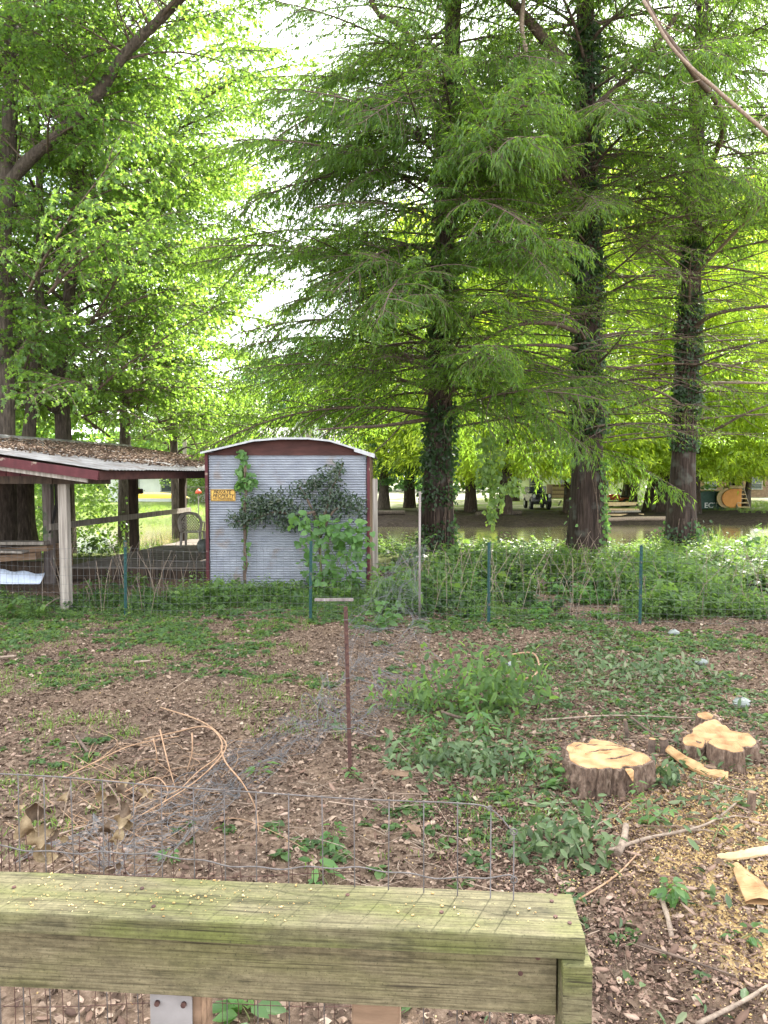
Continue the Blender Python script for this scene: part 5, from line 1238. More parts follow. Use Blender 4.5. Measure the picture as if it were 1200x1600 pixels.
# thicket along the fence and down to the creek
rg = random.Random(4); pts = []; scs = []
while len(pts) < 2600:
    y = rg.uniform(11.0, 21.5); x = rg.uniform(-.56 * y, .6 * y)
    if -3.4 < x < .2 and y > 13.2: continue
    if x < -3.3 and 14.6 < y < 22: continue
    nz = noise.noise(Vector((x * .5, y * .5, 2)))
    dens = -.06 + 2.3 * nz
    if x > .3: dens += .36
    elif y < 13.0: dens = .25 + nz
    if y > 12.6 and x < -3.4: dens *= .35
    if rg.random() > dens: continue
    sc_ = rg.uniform(.3, 1.0) * (1.05 + 1.3 * nz + .4 * noise.noise(Vector((x * 1.6, y * 1.2, 12))))
    if x > .3: sc_ *= .5 + .5 * min(1, max(0, (y - 11) / 3.5)) + .3 * noise.noise(Vector((x * .9, 3, y * .5)))
    if x < -.2: sc_ *= .55
    if y > 16: sc_ = min(sc_, .9)
    pts.append((x, y, gz(x, y) - .03)); scs.append(sc_)
scatter_plants('fence_line_undergrowth', PLT, pts, scs, 'weed', 'tangled leafy undergrowth along the wire fence and creek bank', 'undergrowth', 1)
pts = []; scs = []
while len(pts) < 420:
    x = rg.gauss(-2.0, 1.0) if rg.random() < .3 else rg.uniform(-5.5, .1); y = 13.55 - abs(rg.gauss(0, .7)) - (.9 if x < -3.5 else 0)
    if x < -5.2: continue
    pts.append((x, y, gz(x, y) - .02)); scs.append(rg.uniform(.3, .62))
scatter_plants('shed_foot_weeds', PLT, pts, scs, 'weed', 'green weeds growing at the foot of the metal shed', 'weeds', 2)
pts = []; scs = []
while len(pts) < 420:
    y = rg.uniform(13.0, 19.5); x = rg.uniform(.8, .58 * y)
    if noise.noise(Vector((x * .6, y * .6, 33))) < .12: continue
    pts.append((x, y, gz(x, y) - .03)); scs.append(rg.uniform(.5, 1.15))
scatter_plants('sunlit_coloured_bank_weeds', PLT, pts, scs, 'grass', 'weeds coloured bright yellow-green as sunlit patches between fence and cypress trunks', 'weeds', 6)  # brighter grass colour on these weeds paints in the sunlit patches
BIG = [merge([to_tri(plant_parts(90 + s, .65, 28, HEART, .14)[0]), plant_parts(90 + s, .65, 28, HEART, .14, .95)[1]]) for s in range(3)]
for nm, mt_, sd_n, cnt, th_, lb_ in (('dark_leafy_weeds', 'ivy', 41, 260, .12, 'dark broad-leaved weeds mixed into the fence undergrowth'), ('broad_leaf_vines', 'vine', 42, 190, .14, 'large heart-leaved vines scrambling through the fence undergrowth')):
    pts = []; scs = []
    while len(pts) < cnt:
        y = rg.uniform(10.9, 18.5); x = rg.uniform(.1, .58 * y) if rg.random() < .82 else rg.uniform(-5, -3.3)
        if x < 0 and y > 13: continue
        if noise.noise(Vector((x * .7, y * .7, sd_n))) < th_: continue
        pts.append((x, y, gz(x, y) - .03)); scs.append(rg.uniform(.4, 1.1) * (.55 + .45 * min(1, max(0, (y - 11) / 3))))
    scatter_plants(nm, BIG, pts, scs, mt_, lb_, 'weeds', sd_n)
# dry stems standing in the thicket
mb = MB()
for k in range(260):
    y = rg.uniform(11, 16); x = rg.uniform(.2, .56 * y) if rg.random() < .8 else rg.uniform(-6, -3.5); z = gz(x, y); h_ = rg.uniform(.3, 1.0); a = Vector((rg.uniform(-.5, .5), rg.uniform(-.3, .3), 0)) * h_
    mb.tube([(x, y, z), (x + a.x * .4, y + a.y * .4, z + h_ * .6), (x + a.x, y + a.y, z + h_)], .0045, 3, cap=False)
tag(mb.build('dry_thicket_stems', M['deadbranch']), 'thin dry stems standing among the undergrowth by the fence', 'stems', kind='stuff')
# bank plants beyond the creek side, bright
pts = []; scs = []
while len(pts) < 800:
    y = rg.uniform(19, 25); x = rg.uniform(-.6 * y, .65 * y)
    if -6.9 < x < -2.5 and y < 22.3: continue
    if noise.noise(Vector((x * .4, y * .4, 7))) < -.2 + (.25 if x < -1 else 0): continue
    pts.append((x, y, gz(x, y) - .03)); scs.append(rg.uniform(.5, 1.25))
scatter_plants('creek_bank_plants', PLT, pts, scs, 'weed', 'sunlit leafy plants along the near bank of the creek', 'undergrowth', 3)
# far left bank shrubs seen under the shelter roof
leaf_mass('bank_shrubs', [((x, y, z), (1.3, 1.0, .9), 700) for x, y, z in ((-11.5, 25, .9), (-13.5, 27, 1.2), (-9.6, 24, .5), (-15, 24, 1.3), (-10.5, 27, 1.4), (-12, 23.5, .4), (-12.4, 26, -.1))], LOBE, .13, .95, 'maple', 31)
tag(bpy.data.objects['bank_shrubs'], 'bright leafy shrubs massed behind the left shelter posts', 'shrubs', kind='stuff')
# low weeds over the clearing
pts = []; scs = []; k = 0
while len(pts) < 5200:
    y = 2.8 + 10.2 * rg.random() ** .62; x = rg.uniform(-.56 * y, .56 * y)
    n_ = noise.noise(Vector((x * .8, y * .8, 4))) + .5 * noise.noise(Vector((x * 2.3, y * 2.3, 1)))
    if x < 0:
        d = -.25 + (y - 7.2) * .16 - .05 * x ** 1 * .3
        if y < 7: d = -.42
        if 8 < y < 10.5 and x > -2.2: d -= .22
    else: d = .02 + .03 * (y - 6)
    if x > 1.5 and y < 5.6: d -= .35
    if n_ + d < rg.uniform(-.05, .35): continue
    pts.append((x, y, gz(x, y))); scs.append(rg.uniform(.55, 1.35) * (1.2 if y > 9 else .9))
scatter_plants('low_ground_weeds', LOW, pts, scs, 'weed', 'patches of low green weeds spread over the clearing', 'weeds', 4)
# grass tufts
def tufts(name, centres, blades, h, mat, label):
    rng = np.random.default_rng(9); c = np.repeat(np.array(centres), blades, 0); N = len(c); c = c + rng.normal(0, .05, (N, 3)) * [1, 1, 0]
    d = rng.normal(0, .45, (N, 3)) + np.array([0, 0, 1.0]); s = h * rng.uniform(.4, 1.2, N)
    v, f, rd = scatter(BLADE, c, frames(d, rng.normal(0, 1, (N, 3))), np.stack([s, np.full(N, .008 + h * .01), s], -1), rng)
    o = put(name, mesh_np(name, v, f, M[mat], rd)); tag(o, label, 'grass', kind='stuff')
cs = []
while len(cs) < 1100:
    y = 4 + 9 * rg.random() ** .8; x = rg.uniform(-.56 * y, .56 * y)
    if noise.noise(Vector((x * .7, y * .9, 14))) + (.18 if x < -1 and y > 6 else -.15) < .1: continue
    cs.append((x, y, gz(x, y) - .01))
tufts('short_grass', cs, 14, .07, 'grass', 'short grass tufts scattered over the brown clearing')
cs = []
for k in range(60): x = rg.uniform(7.8, 12.5); y = rg.uniform(18, 23); cs.append((x, y, gz(x, y)))
for k in range(60): x = rg.uniform(-9, -4.5); y = rg.uniform(22.3, 26); cs.append((x, y, gz(x, y)))
tufts('tall_bank_grass', cs, 26, .8, 'grass', 'tall arching grass growing on the creek bank')
cs = [(x, y, gz(x, y)) for x, y in [(rg.uniform(-26, -7), rg.uniform(40, 56)) for k in range(1300)] + [(rg.uniform(22, 34), rg.uniform(45, 60)) for k in range(700)]]
tufts('far_bank_grass', cs, 12, .35, 'grass', 'bright sunlit grass on the far side of the creek')

# ------------------------------------------------------------ litter, chips, trimmings, twigs
rng = np.random.default_rng(12)
def flat_scatter(name, N, yr, tpl, smin, smax, wr, thick, mat, label, cat, tilt=.25, cond=None, xr=None, rmap=None, power=.7, lift=.01, only=None):
    y = yr[0] + (yr[1] - yr[0]) * rng.random(N) ** power
    x = rng.uniform(-1, 1, N) * .56 * y if xr is None else rng.uniform(xr[0], xr[1], N)
    if cond is not None:
        k = np.array([cond(a, b) > rng.random() for a, b in zip(x, y)]); x, y = x[k], y[k]
    N = len(x); z = gz_v(x, y) + lift * rng.random(N) + .004
    d = rng.normal(0, 1, (N, 3)); d[:, 2] *= tilt * .6
    up = np.array([0, 0, 1.0]) + rng.normal(0, tilt, (N, 3)); s = smin + (smax - smin) * rng.random(N) ** 1.8
    th = s if thick is None else np.full(N, thick)
    v, f, rd = scatter(tpl, np.stack([x, y, z], -1), frames(d, up), np.stack([s, s * wr, th], -1), rng, rmap(rng.random(N)) if rmap else None)
    o = put(name, mesh_np(name, v, f, M[mat], rd)); tag(o, label, cat, kind='stuff'); return o
flat_scatter('dead_leaf_litter', 38000, (2.2, 13.5), CURL, .02, .06, .75, None, 'litter', 'brown and tan dead leaves covering the clearing', 'leaf litter', .4,
             cond=lambda x, y: .55 + .5 * noise.noise(Vector((x, y, 0))) + (.25 if x > 0 else .05))
flat_scatter('fine_leaf_crumbs', 95000, (2.2, 11.5), CURL, .010, .030, .7, None, 'litter', 'fine crumbs of dead leaf and bark on the clearing', 'leaf litter', .5, power=.6)
flat_scatter('bark_chips', 11000, (2.2, 7.0), FLAKE, .015, .075, .5, .004, 'chips', 'reddish bark chips strewn round the stumps', 'bark chips', .3,
             cond=lambda x, y: .25 + (.75 if x > .9 else 0), lift=.02)
flat_scatter('large_bark_flakes', 650, (2.3, 6.2), FLAKE, .04, .11, .38, .006, 'chips', 'large flakes of bark lying between the railing and the stumps', 'bark flakes', .3, cond=lambda x, y: .05 + (.95 if x > .9 and y < 5 else .12 if x > .2 else 0), lift=.035)
flat_scatter('sawdust_chips', 150000, (2.3, 6.6), KITE, .004, .014, .8, None, 'sawdust', 'pale sawdust and wood chips round the stumps', 'sawdust', .5, xr=(.9, 3.6),
             cond=lambda x, y: max(.04, 1.25 * math.exp(-(((x - 2.3) / .8) ** 2 + ((y - 4.0) / 1.15) ** 2)) + .4 * noise.noise(Vector((x * 3, y * 3, 5)))), lift=.02)
flat_scatter('bark_crumbs', 42000, (2.2, 5.2), CURL, .008, .028, .55, None, 'chips', 'fine bark crumbs matted over the ground beside the railing', 'bark crumbs', .5, xr=(.3, 2.6), lift=.015,
             cond=lambda x, y: 1 - .93 * math.exp(-(((x - 2.3) / .75) ** 2 + ((y - 4.0) / 1.1) ** 2) * .8))
flat_scatter('scattered_sawdust', 3500, (2.3, 9), SLAB, .006, .018, .6, .004, 'sawdust', 'stray sawdust flecks over the clearing', 'sawdust', .5, cond=lambda x, y: .15 + (.7 if x > 0 else 0))
def trim(x, y):
    v_ = noise.noise(Vector((x * 1.1, y * 1.0, 21))) + .4 * noise.noise(Vector((x * 3, y * 3, 2)))
    b = -.1 + (.22 if .2 < x < 3.3 and 4.4 < y < 10 else -.5)
    if x > 1.45 and y < 5.2: b -= .5
    return 1.0 if v_ + b > .05 else .12 if x > .2 else 0
flat_scatter('wilted_leaf_trimmings', 17000, (2.8, 11), OVAL, .035, .10, .5, None, 'wilt', 'wilting cut leaves and trimmings heaped right of the netting', 'trimmings', .6, cond=trim, lift=.09, power=.8)
# leafy mounds of trimmings
def mound(px, py, w, h, n, seed, mat='wilt', leaf=.085, name='leafy_cuttings', label='', tpl=OVAL):
    c = G(px, py); c.z = gz(c.x, c.y)
    o = leaf_mass(name, [((c.x, c.y, c.z + h * .45), (w, w * .7, h), n)], tpl, leaf, .55, mat, seed, None, (0, -.5, 1), .4)
    return tag(o, label, 'cuttings', kind='stuff')
mound(880, 1345, .26, .14, 260, 51, label='pile of wilting cut leaves just past the railing end')
mound(760, 1110, .55, .38, 900, 52, 'weed', .10, label='heap of green leafy cuttings in the middle of the clearing')
mound(1040, 1235, .12, .12, 120, 53, 'wilt', .075, label='small bunch of wilting leaves beside the large stump')
mound(650, 1110, .4, .22, 360, 54, 'weed', .08, label='low green leafy clump right of the rusty post')
mound(1130, 950, .7, .35, 600, 55, 'weed', .10, label='green leafy clump in front of the fence at the right')
mound(720, 1200, .5, .12, 500, 56, label='dull green heap of cut leaves left of the large stump')
mound(620, 960, .35, .5, 420, 57, 'weed', .12, label='green vine clump hanging on the netting by the grey pipe', tpl=HEART)
mound(1010, 1060, .7, .15, 500, 58, label='spread of wilted cuttings behind the stumps')
# twigs
def sticks(name, N, yr, l0, l1, rad, label, cond=None):
    y = yr[0] + (yr[1] - yr[0]) * rng.random(N) ** .7; x = rng.uniform(-1, 1, N) * .56 * y
    if cond: k = np.array([cond(a, b) > rng.random() for a, b in zip(x, y)]); x, y = x[k], y[k]
    N = len(x); z = gz_v(x, y) + .01 + .03 * rng.random(N); d = rng.normal(0, 1, (N, 3)); d[:, 2] *= .12
    s = l0 + (l1 - l0) * rng.random(N) ** 2
    v, f, rd = scatter(STICK, np.stack([x, y, z], -1), frames(d, np.tile([0, 0, 1.0], (N, 1))), np.stack([s, rad * rng.uniform(.5, 1.4, N), rad * rng.uniform(.5, 1.4, N)], -1), rng)
    tag(put(name, mesh_np(name, v, f, M['twig'], rd)), label, 'twigs', kind='stuff')
sticks('fallen_twigs', 1500, (2.4, 12), .06, .38, .006, 'thin fallen twigs scattered over the clearing', lambda x, y: .35 + (.6 if x > 0 else 0))
sticks('twig_thatch', 3800, (2.4, 8), .04, .2, .0028, 'fine dry stalks lying across the clearing', lambda x, y: .3 + (.7 if x > -.3 else 0))

# individual branches lying on the ground
def gstick(pts, r0, r1_, m_, label, name='fallen_branch', h=.03, fork=0):
    q = []
    for p in pts:
        g_ = G(p[0], p[1]); hh = p[2] if len(p) > 2 else h; g_ = G(p[0], p[1], gz(g_.x, g_.y) + hh); q.append(g_)
    sp = spline(q, 6); n = len(sp); mb = MB(); mb.tube(sp, [(r0 + (r1_ - r0) * i / (n - 1)) * R.uniform(.9, 1.1) for i in range(n)], 7)
    for k in range(fork):
        i = R.randrange(2, n - 1); d = (sp[i] - sp[i - 1]).normalized(); e = Matrix.Rotation(R.choice((-1, 1)) * .7, 3, 'Z') @ d
        mb.tube([sp[i], sp[i] + e * .12 + Vector((0, 0, .02)), sp[i] + e * .25], [r1_, r1_ * .7, r1_ * .3], 5)
    return tag(mb.build(name, M[m_]), label, 'branch', 'loose branches on the clearing')
gstick([(935, 1335), (1010, 1310), (1060, 1300), (1110, 1285), (1150, 1255, .08)], .013, .006, 'deadbranch', 'long grey branch lying diagonally in front of the sawdust', fork=2)
gstick([(905, 1405), (960, 1370), (1000, 1330)], .006, .004, 'tanvine', 'thin tan stick leading from the railing corner to the grey branch')
gstick([(965, 1335, .02), (975, 1310, .04), (978, 1290, .05)], .022, .02, 'deadbranch', 'short stout pale piece of branch standing between leaves and stump')
gstick([(1030, 1395, .02), (1042, 1430, .02), (1050, 1465, .02)], .014, .011, 'deadbranch', 'short tan stick lying below the small leafy sprig')
gstick([(890, 1315), (930, 1290), (960, 1275), (985, 1255)], .005, .003, 'deadbranch', 'thin curved twig below the large stump')
gstick([(845, 1125), (960, 1118), (1085, 1122)], .010, .006, 'deadbranch', 'long straight stick lying behind the large stump', h=.06)
gstick([(785, 1025), (830, 1020, .12), (842, 1040, .16), (830, 1058, .1), (790, 1062)], .011, .008, 'tanvine', 'hooked tan branch curling in the cut leaves')
gstick([(925, 1062), (990, 1068), (1060, 1075)], .008, .005, 'branch', 'dark stick lying among trimmings at the right rear')
gstick([(690, 1112, .1), (715, 1120, .08), (735, 1122, .05)], .014, .012, 'branch', 'short dark cut stick in the green cuttings')
gstick([(120, 1150), (130, 1165), (138, 1175)], .014, .010, 'branch', 'short dark stick on the bare left ground')
gstick([(155, 1172), (185, 1165)], .010, .008, 'branch', 'small dark stick right of the short one on the left ground')
gstick([(335, 1010), (375, 1005)], .012, .009, 'branch', 'dark stick lying near the left weeds')
gstick([(400, 1110), (440, 1108)], .012, .008, 'branch', 'black twig on the bare ground left of the rusty post')
gstick([(0, 1027), (25, 1025)], .016, .012, 'deadbranch', 'pale stick at the left edge of the clearing')
gstick([(210, 1035), (235, 1032)], .018, .01, 'deadbranch', 'pale broken stick among weeds on the left')
gstick([(60, 955), (90, 935), (125, 925)], .014, .01, 'deadbranch', 'pale stick leaning toward the grey shelter post', h=.1)
gstick([(1090, 1600), (1160, 1565), (1200, 1540)], .010, .007, 'deadbranch', 'grey-brown stick at the lower right corner')
gstick([(1000, 1475), (1075, 1500), (1150, 1525)], .007, .004, 'branch', 'thin dark stick across the bark flakes at lower right')
gstick([(1080, 1170), (1020, 1145), (985, 1120, .12)], .012, .009, 'branch', 'dark stick leaning behind the split slab')

# dry vines heaped on the left
px_seed = [0]
def vine3(pts, rad, m_, mb):
    q = []
    for p in pts: g_ = G(p[0], p[1], p[2]); q.append(g_)
    ss_ = spline(q, 7); mb.tube(ss_, [rad * (1.1 - .55 * i / len(ss_)) * (1 + .25 * noise.noise(Vector((i * .6, px_seed[0], 0)))) for i in range(len(ss_))], 5); px_seed[0] += 1
lab = ['arching tan vine looping high over the dry heap', 'dry tan vine forming the outer loop', 'tan vine trailing down to the near wire fence', 'long pale vine stretching left from the heap', 'short dry vine hanging inside the loop', 'reddish dry vine crossing the heap', 'thin dry vine rising left of the loop', 'low tan vine curling under the heap', 'pale vine running from the heap to the hanging dead leaves', 'pale stem slanting up behind the near wire fence']
vs_ = [[(225, 1155, .1), (270, 1145, .25), (320, 1135, .42), (345, 1155, .42), (342, 1180, .36), (310, 1205, .3), (270, 1240, .2), (235, 1232, .15)],
       [(250, 1105, .02), (310, 1125, .25), (345, 1150, .4), (350, 1175, .4), (300, 1225, .3), (210, 1280, .2)],
       [(345, 1165, .38), (352, 1190, .36), (380, 1225, .3), (400, 1265, .15), (404, 1300, .05)],
       [(100, 1215, .1), (150, 1190, .2), (205, 1165, .25), (280, 1150, .3)],
       [(300, 1145, .36), (300, 1175, .25), (292, 1205, .12)],
       [(250, 1140, .36), (262, 1190, .2), (275, 1235, .05)],
       [(240, 1155, .3), (245, 1180, .2), (243, 1195, .12)],
       [(190, 1240, .15), (240, 1215, .25), (262, 1235, .2), (250, 1265, .12)],
       [(70, 1310, .25), (150, 1285, .3), (230, 1255, .25), (300, 1225, .2)],
       [(75, 1370, .1), (110, 1350, .15), (150, 1325, .2)]]
for i, (q, l) in enumerate(zip(vs_, lab)):
    mb = MB(); vine3(q, .0055 if i < 6 else .0042, 0, mb); tag(mb.build('dry_vine', M['tanvine'] if i not in (8, 9) else M['deadbranch']), l, 'vine', 'dry vines heaped on the left')
mb = MB()
for k in range(46):
    x, y = R.uniform(60, 330), R.uniform(1165, 1330); pts = [(x, y, .03)]
    for j in range(3): x += R.uniform(-45, 60); y += R.uniform(-28, 26); pts.append((x, y, R.uniform(.02, .22)))
    vine3(pts, .0022, 0, mb)
tag(mb.build('fine_dry_stems', M['tanvine']), 'tangle of fine dry stems under the looping vines', 'stems', kind='stuff')
mb = MB()
for k in range(40):
    x, y = R.uniform(420, 720), R.uniform(1180, 1380); pts = [(x, y, .02)]
    for j in range(3): x += R.uniform(-50, 50); y += R.uniform(-22, 22); pts.append((x, y, R.uniform(.02, .12)))
    vine3(pts, .0024, 0, mb)
tag(mb.build('straw_stalks', M['deadbranch']), 'dry straw-coloured stalks lying behind the near wire fence', 'stalks', kind='stuff')

# single leafy plants that stand out
def weed_plant(px, py, h, n, seed, label, mat='vine', tpl=OVAL, leaf=.07, wid=.6, z=0, spread=.45, lean=0, name='weed_plant', cat='plant'):
    b = G(px, py); b.z = gz(b.x, b.y); t = thing(name, label, cat, b)
    mb, (v, f, rd) = plant_parts(seed, h, n, tpl, leaf, wid, spread, lean=lean)
    mb.v = [tuple(Vector(p) + b) for p in mb.v]; mb.build('stem', M['greenstem'], t)
    put('foliage', mesh_np('foliage', v, f, M[mat], rd), t)
weed_plant(505, 1385, .20, 14, 61, 'bright green broad leaf pair poking up just behind the railing', leaf=.10)
weed_plant(395, 1215, .16, 14, 62, 'small fern-like green sprout left of the rusty post foot', tpl=KITE, leaf=.10, wid=.2)
weed_plant(555, 1225, .17, 14, 63, 'small leafy sprout at the foot of the rusty post', leaf=.06)
weed_plant(770, 1150, .42, 42, 64, 'tall leafy green shoot rising from the cuttings heap', leaf=.10, wid=.5)
weed_plant(830, 1205, .30, 28, 65, 'leafy shoot between cuttings heap and large stump', leaf=.085)
weed_plant(880, 1240, .18, 14, 66, 'broad-leaved sprig against the left side of the large stump', leaf=.10, wid=.8)
weed_plant(640, 1165, .22, 28, 67, 'bright green sprout right of the rusty post', leaf=.07)
weed_plant(1035, 1420, .18, 14, 68, 'small dark green sprig in the bark near the lower right', leaf=.075, wid=.75)
weed_plant(1070, 1425, .16, 14, 69, 'leafy twig just right of the dark sprig', leaf=.06, wid=.75)
weed_plant(1150, 1475, .13, 5, 70, 'pair of pointed green leaves at the lower right', leaf=.07, wid=.7)
weed_plant(1015, 1300, .30, 42, 71, 'drooping leafy shoot leaning on the right of the large stump', leaf=.065, lean=.4)
weed_plant(1100, 1330, .24, 14, 72, 'sparse leafy shoot in front of the sawdust', leaf=.05)
weed_plant(525, 1330, .16, 28, 73, 'leafy sprout seen through the near wire fence', leaf=.075)
weed_plant(270, 1345, .10, 5, 74, 'single small green seedling behind the near wire fence', leaf=.06)
weed_plant(865, 1040, .30, 14, 75, 'yellow-green sapling standing alone right of centre', 'grass', leaf=.07)
weed_plant(1030, 1170, .15, 14, 76, 'small sprig between the two stumps', leaf=.05)
weed_plant(685, 1145, .24, 28, 77, 'green leafy tuft left of the cuttings heap', leaf=.07)
weed_plant(375, 1600, .20, 5, 78, 'green leaf pair showing below the railing', leaf=.12, wid=.75)
weed_plant(1080, 890, .7, 56, 79, 'bright yellow-green leafy bush behind the right fence post', 'grass', HEART, .11, .9)
weed_plant(1180, 880, 1.0, 84, 80, 'large-leaved vine bush at the right edge by the creek', 'vine', HEART, .15, .95)
weed_plant(640, 905, .95, 84, 81, 'broad-leaved climbing plant tangled round the grey pipe post', 'vine', HEART, .15, .95)
weed_plant(600, 985, .6, 56, 82, 'broad-leaved vine clump on the netting behind the rusty post', 'vine', HEART, .12, .95)
# hanging creeper under the left cypress boughs
a = P(768, 690, 16.5); t = thing('hanging_creeper', 'yellow-green creeper hanging down to the fence between the cypress trunks', 'vine', (a.x, a.y, 0))
pts = [P(770 + 4 * math.sin(k), y, 16.5) for k, y in enumerate(range(600, 850, 25))]
MB().tube(spline(pts, 3), .012, 5).build('stem', M['greenstem'], t)
leaf_mass('foliage', [(P(768, 700, 16.5), (.3, .3, .35), 160), (P(762, 740, 16.5), (.26, .25, .3), 150), (P(772, 775, 16.5), (.2, .2, .35), 110), (P(768, 810, 16.5), (.1, .1, .25), 50), (P(800, 760, 16.5), (.2, .2, .2), 60)], HEART, .11, .8, 'grass', 9, t, droop=1)

# ------------------------------------------------------------ stumps
def stump(t, c, outline, h, flare, name_bark='bark', tilt=(0, 0), seed=0, ridge=.05, rough_top=.01, base=None):
    """outline: radius function of angle; c: ground centre"""
    n = 160; nz = 20; vs = []; c = Vector(c)
    def topz(x, y): return h + tilt[0] * x + tilt[1] * y + rough_top * noise.noise(Vector((x * 14, y * 14, seed)))
    rings = []
    for i in range(nz + 1):
        s = i / nz; row = []
        for k in range(n + 1):
            a = 2 * pi * (k % n) / n; r_ = outline(a) * (1 + flare * (1 - s) ** 2.4 * (1 + .5 * math.cos(3 * a + seed)))
            r_ *= 1 + ridge * noise.noise(Vector((math.cos(a) * 9, math.sin(a) * 9, s * 1.5 + seed))) + ridge * .7 * noise.noise(Vector((math.cos(a) * 22, math.sin(a) * 22, s * 4))) + ridge * .5 * abs(noise.noise(Vector((math.cos(a) * 45, math.sin(a) * 45, s * 9)))) * (1 - s ** 12)
            x, y = math.cos(a) * r_, math.sin(a) * r_
            row.append(c + Vector((x, y, -.08 + (topz(x, y) + .08) * s)))
        rings.append(row)
    MB().sheet(rings).build(name_bark, M['bark_stump'], t)
    last = rings[-1][:-1]; sm_ = [sum((last[(k + j) % n] for j in range(-4, 5)), Vector()) / 9 for k in range(n)]; sm_.append(sm_[0])
    rimf = [[q.copy() for q in rings[-1]], [c + Vector(((q.x - c.x) * .95, (q.y - c.y) * .95, 0)) + Vector((0, 0, topz((q.x - c.x) * .95, (q.y - c.y) * .95) + .001)) for q in sm_]]
    MB().sheet(rimf[::-1]).build('bark_rim', M['bark_stump'], t)
    top = [[c + Vector((q.x - c.x, q.y - c.y, 0)) * f + Vector((0, 0, topz((q.x - c.x) * f, (q.y - c.y) * f) + (.005 if f < .955 else -.002))) for q in sm_] for f in (.96, .94, .8, .65, .5, .35, .2, .07, .0)]
    MB().sheet(top[::-1], smooth=False).build('cut_face', M['cutwood'], t)
c = G(952, 1240); c.y += .12; c.z = gz(c.x, c.y)
t = thing('large_tree_stump', 'large freshly cut stump with thick ridged bark and a pale orange top', 'stump', c)
def out1(a):
    r_ = .262 + .03 * math.cos(2 * a) + .024 * math.cos(3 * a + 1) + .016 * math.cos(5 * a) + .008 * math.cos(11 * a + 2)
    r_ -= .06 * math.exp(-((a - 5.2) / .14) ** 2) + .05 * math.exp(-((a - 2.0) / .2) ** 2)
    return r_
stump(t, c, out1, .215, .06, seed=2, ridge=.16, tilt=(-.02, .07), rough_top=.014)
mbk = MB()
for (x0, y0_, x1, y1_) in ((-.16, .02, .18, .10), (-.05, -.10, .22, .02), (-.2, .12, .02, .17), (.05, .15, .2, .12)):
    q = [Vector((x0 + (x1 - x0) * s / 7 + R.uniform(-.008, .008), y0_ + (y1_ - y0_) * s / 7 + R.uniform(-.012, .012), 0)) for s in range(8)]
    for p in q: p.z = .219 - .02 * p.x + .07 * p.y
    mbk.tube([c + p for p in q], [.0015, .004, .006, .005, .006, .004, .003, .001], 4)
mbk.build('crack', M['bark_stump'], t)
MB().box(c + Vector((.03, .03, .222)), (.34, .012, .012), Matrix.Rotation(.25, 3, 'Z'), 0, .006).build('saw_ridge', M['cutwood'], t)
MB().add([c + Vector(p) for p in ((.07, -.235, .20), (.13, -.225, .195), (.115, -.262, .13), (.12, -.2, .20), (.08, -.2, .20))], [(0, 2, 1), (0, 1, 3, 4), (0, 4, 2), (1, 2, 3)]).build('torn_splinter', M['cutwood'], t)
c = G(1118, 1200); c.z = gz(c.x, c.y)
t = thing('multi_stem_stump', 'cluster of cut stems with pale tops standing in sawdust right of the large stump', 'stump', c)
for k, (px, py, r_, h, s_) in enumerate(((1128, 1180, .215, .15, 1), (1140, 1206, .115, .17, 2), (1087, 1188, .095, .13, 4), (1106, 1150, .07, .14, 5))):
    q = G(px, py); q.y += .05; q.z = gz(q.x, q.y)
    e = bpy.data.objects.new('cut_stem', None); link(e); e.parent = t; e.location = q - c; e.empty_display_size = .1; ORG[e.name] = q
    stump(e, q, lambda a, r_=r_, s_=s_: r_ * (1 + .12 * math.cos(2 * a + s_) + (.07 if k else .26) * math.cos(3 * a + s_ * 2) + (.03 if k else .12) * math.cos(5 * a) + .03 * math.cos(9 * a + s_)), h, .12, seed=s_, ridge=.12, rough_top=.02, tilt=(.02, .12 if k != 1 else .04))
for k, (px, py, r_, h, lb) in enumerate(((1017, 1178, .028, .12, 'thin cut sapling stub with a pale disc, just right of the large stump'), (1038, 1180, .035, .13, 'dark angled sapling stub right of the thin pale one'), (1172, 1285, .026, .13, 'lone brown stub standing in the sawdust at the right'), (978, 1160, .016, .18, 'thin dark stub behind the large stump'), (1108, 1215, .045, .07, 'low square stub in front of the stem cluster'))):
    q = G(px, py); q.z = gz(q.x, q.y); t = thing('sapling_stub', lb, 'stub', q)
    MB().tube([q + Vector((0, 0, -.03)), q + Vector((.006, 0, h * .5)), q + Vector((.01 * (-1) ** k, .005, h))], [r_ * 1.1, r_, r_ * .95], 10, cap=False).build('bark', M['branch'] if k != 2 else M['bark_stump'], t)
    MB().tube([q + Vector((.01 * (-1) ** k, .005, h - .004)), q + Vector((.01 * (-1) ** k, .005, h + .002))], r_ * .9, 10).build('cut_face', M['cutwood'] if k in (0,) else M['brownwood'], t)
# split slabs of wood
def slab(pts, ws, th, label, m_='cutwood'):
    q = []
    for p in pts:
        g_ = G(p[0], p[1]); q.append(G(p[0], p[1], gz(g_.x, g_.y) + p[2]))
    sp = spline(q, 6); n = len(sp); g = []; mb = MB()
    for i, p in enumerate(sp):
        t_ = (sp[min(i + 1, n - 1)] - sp[max(0, i - 1)]).normalized(); s_ = Vector((0, 0, 1)).cross(t_).normalized(); f = i / (n - 1) * (len(ws) - 1); k = min(len(ws) - 2, int(f)); w = ws[k] + (ws[k + 1] - ws[k]) * (f - k)
        g.append([p + s_ * w * u + Vector((0, 0, th * (1 - u * u) + .01 * noise.noise(Vector((i * .7, u * 3, 0))))) for u in (-1, -.6, -.2, .2, .6, 1)] + [p + s_ * w * u - Vector((0, 0, th * .6)) for u in (1, 0, -1)])
        g[-1].append(g[-1][0])
    mb.sheet(g, smooth=False); return tag(mb.build('split_wood_slab', M[m_]), label, 'wood slab')
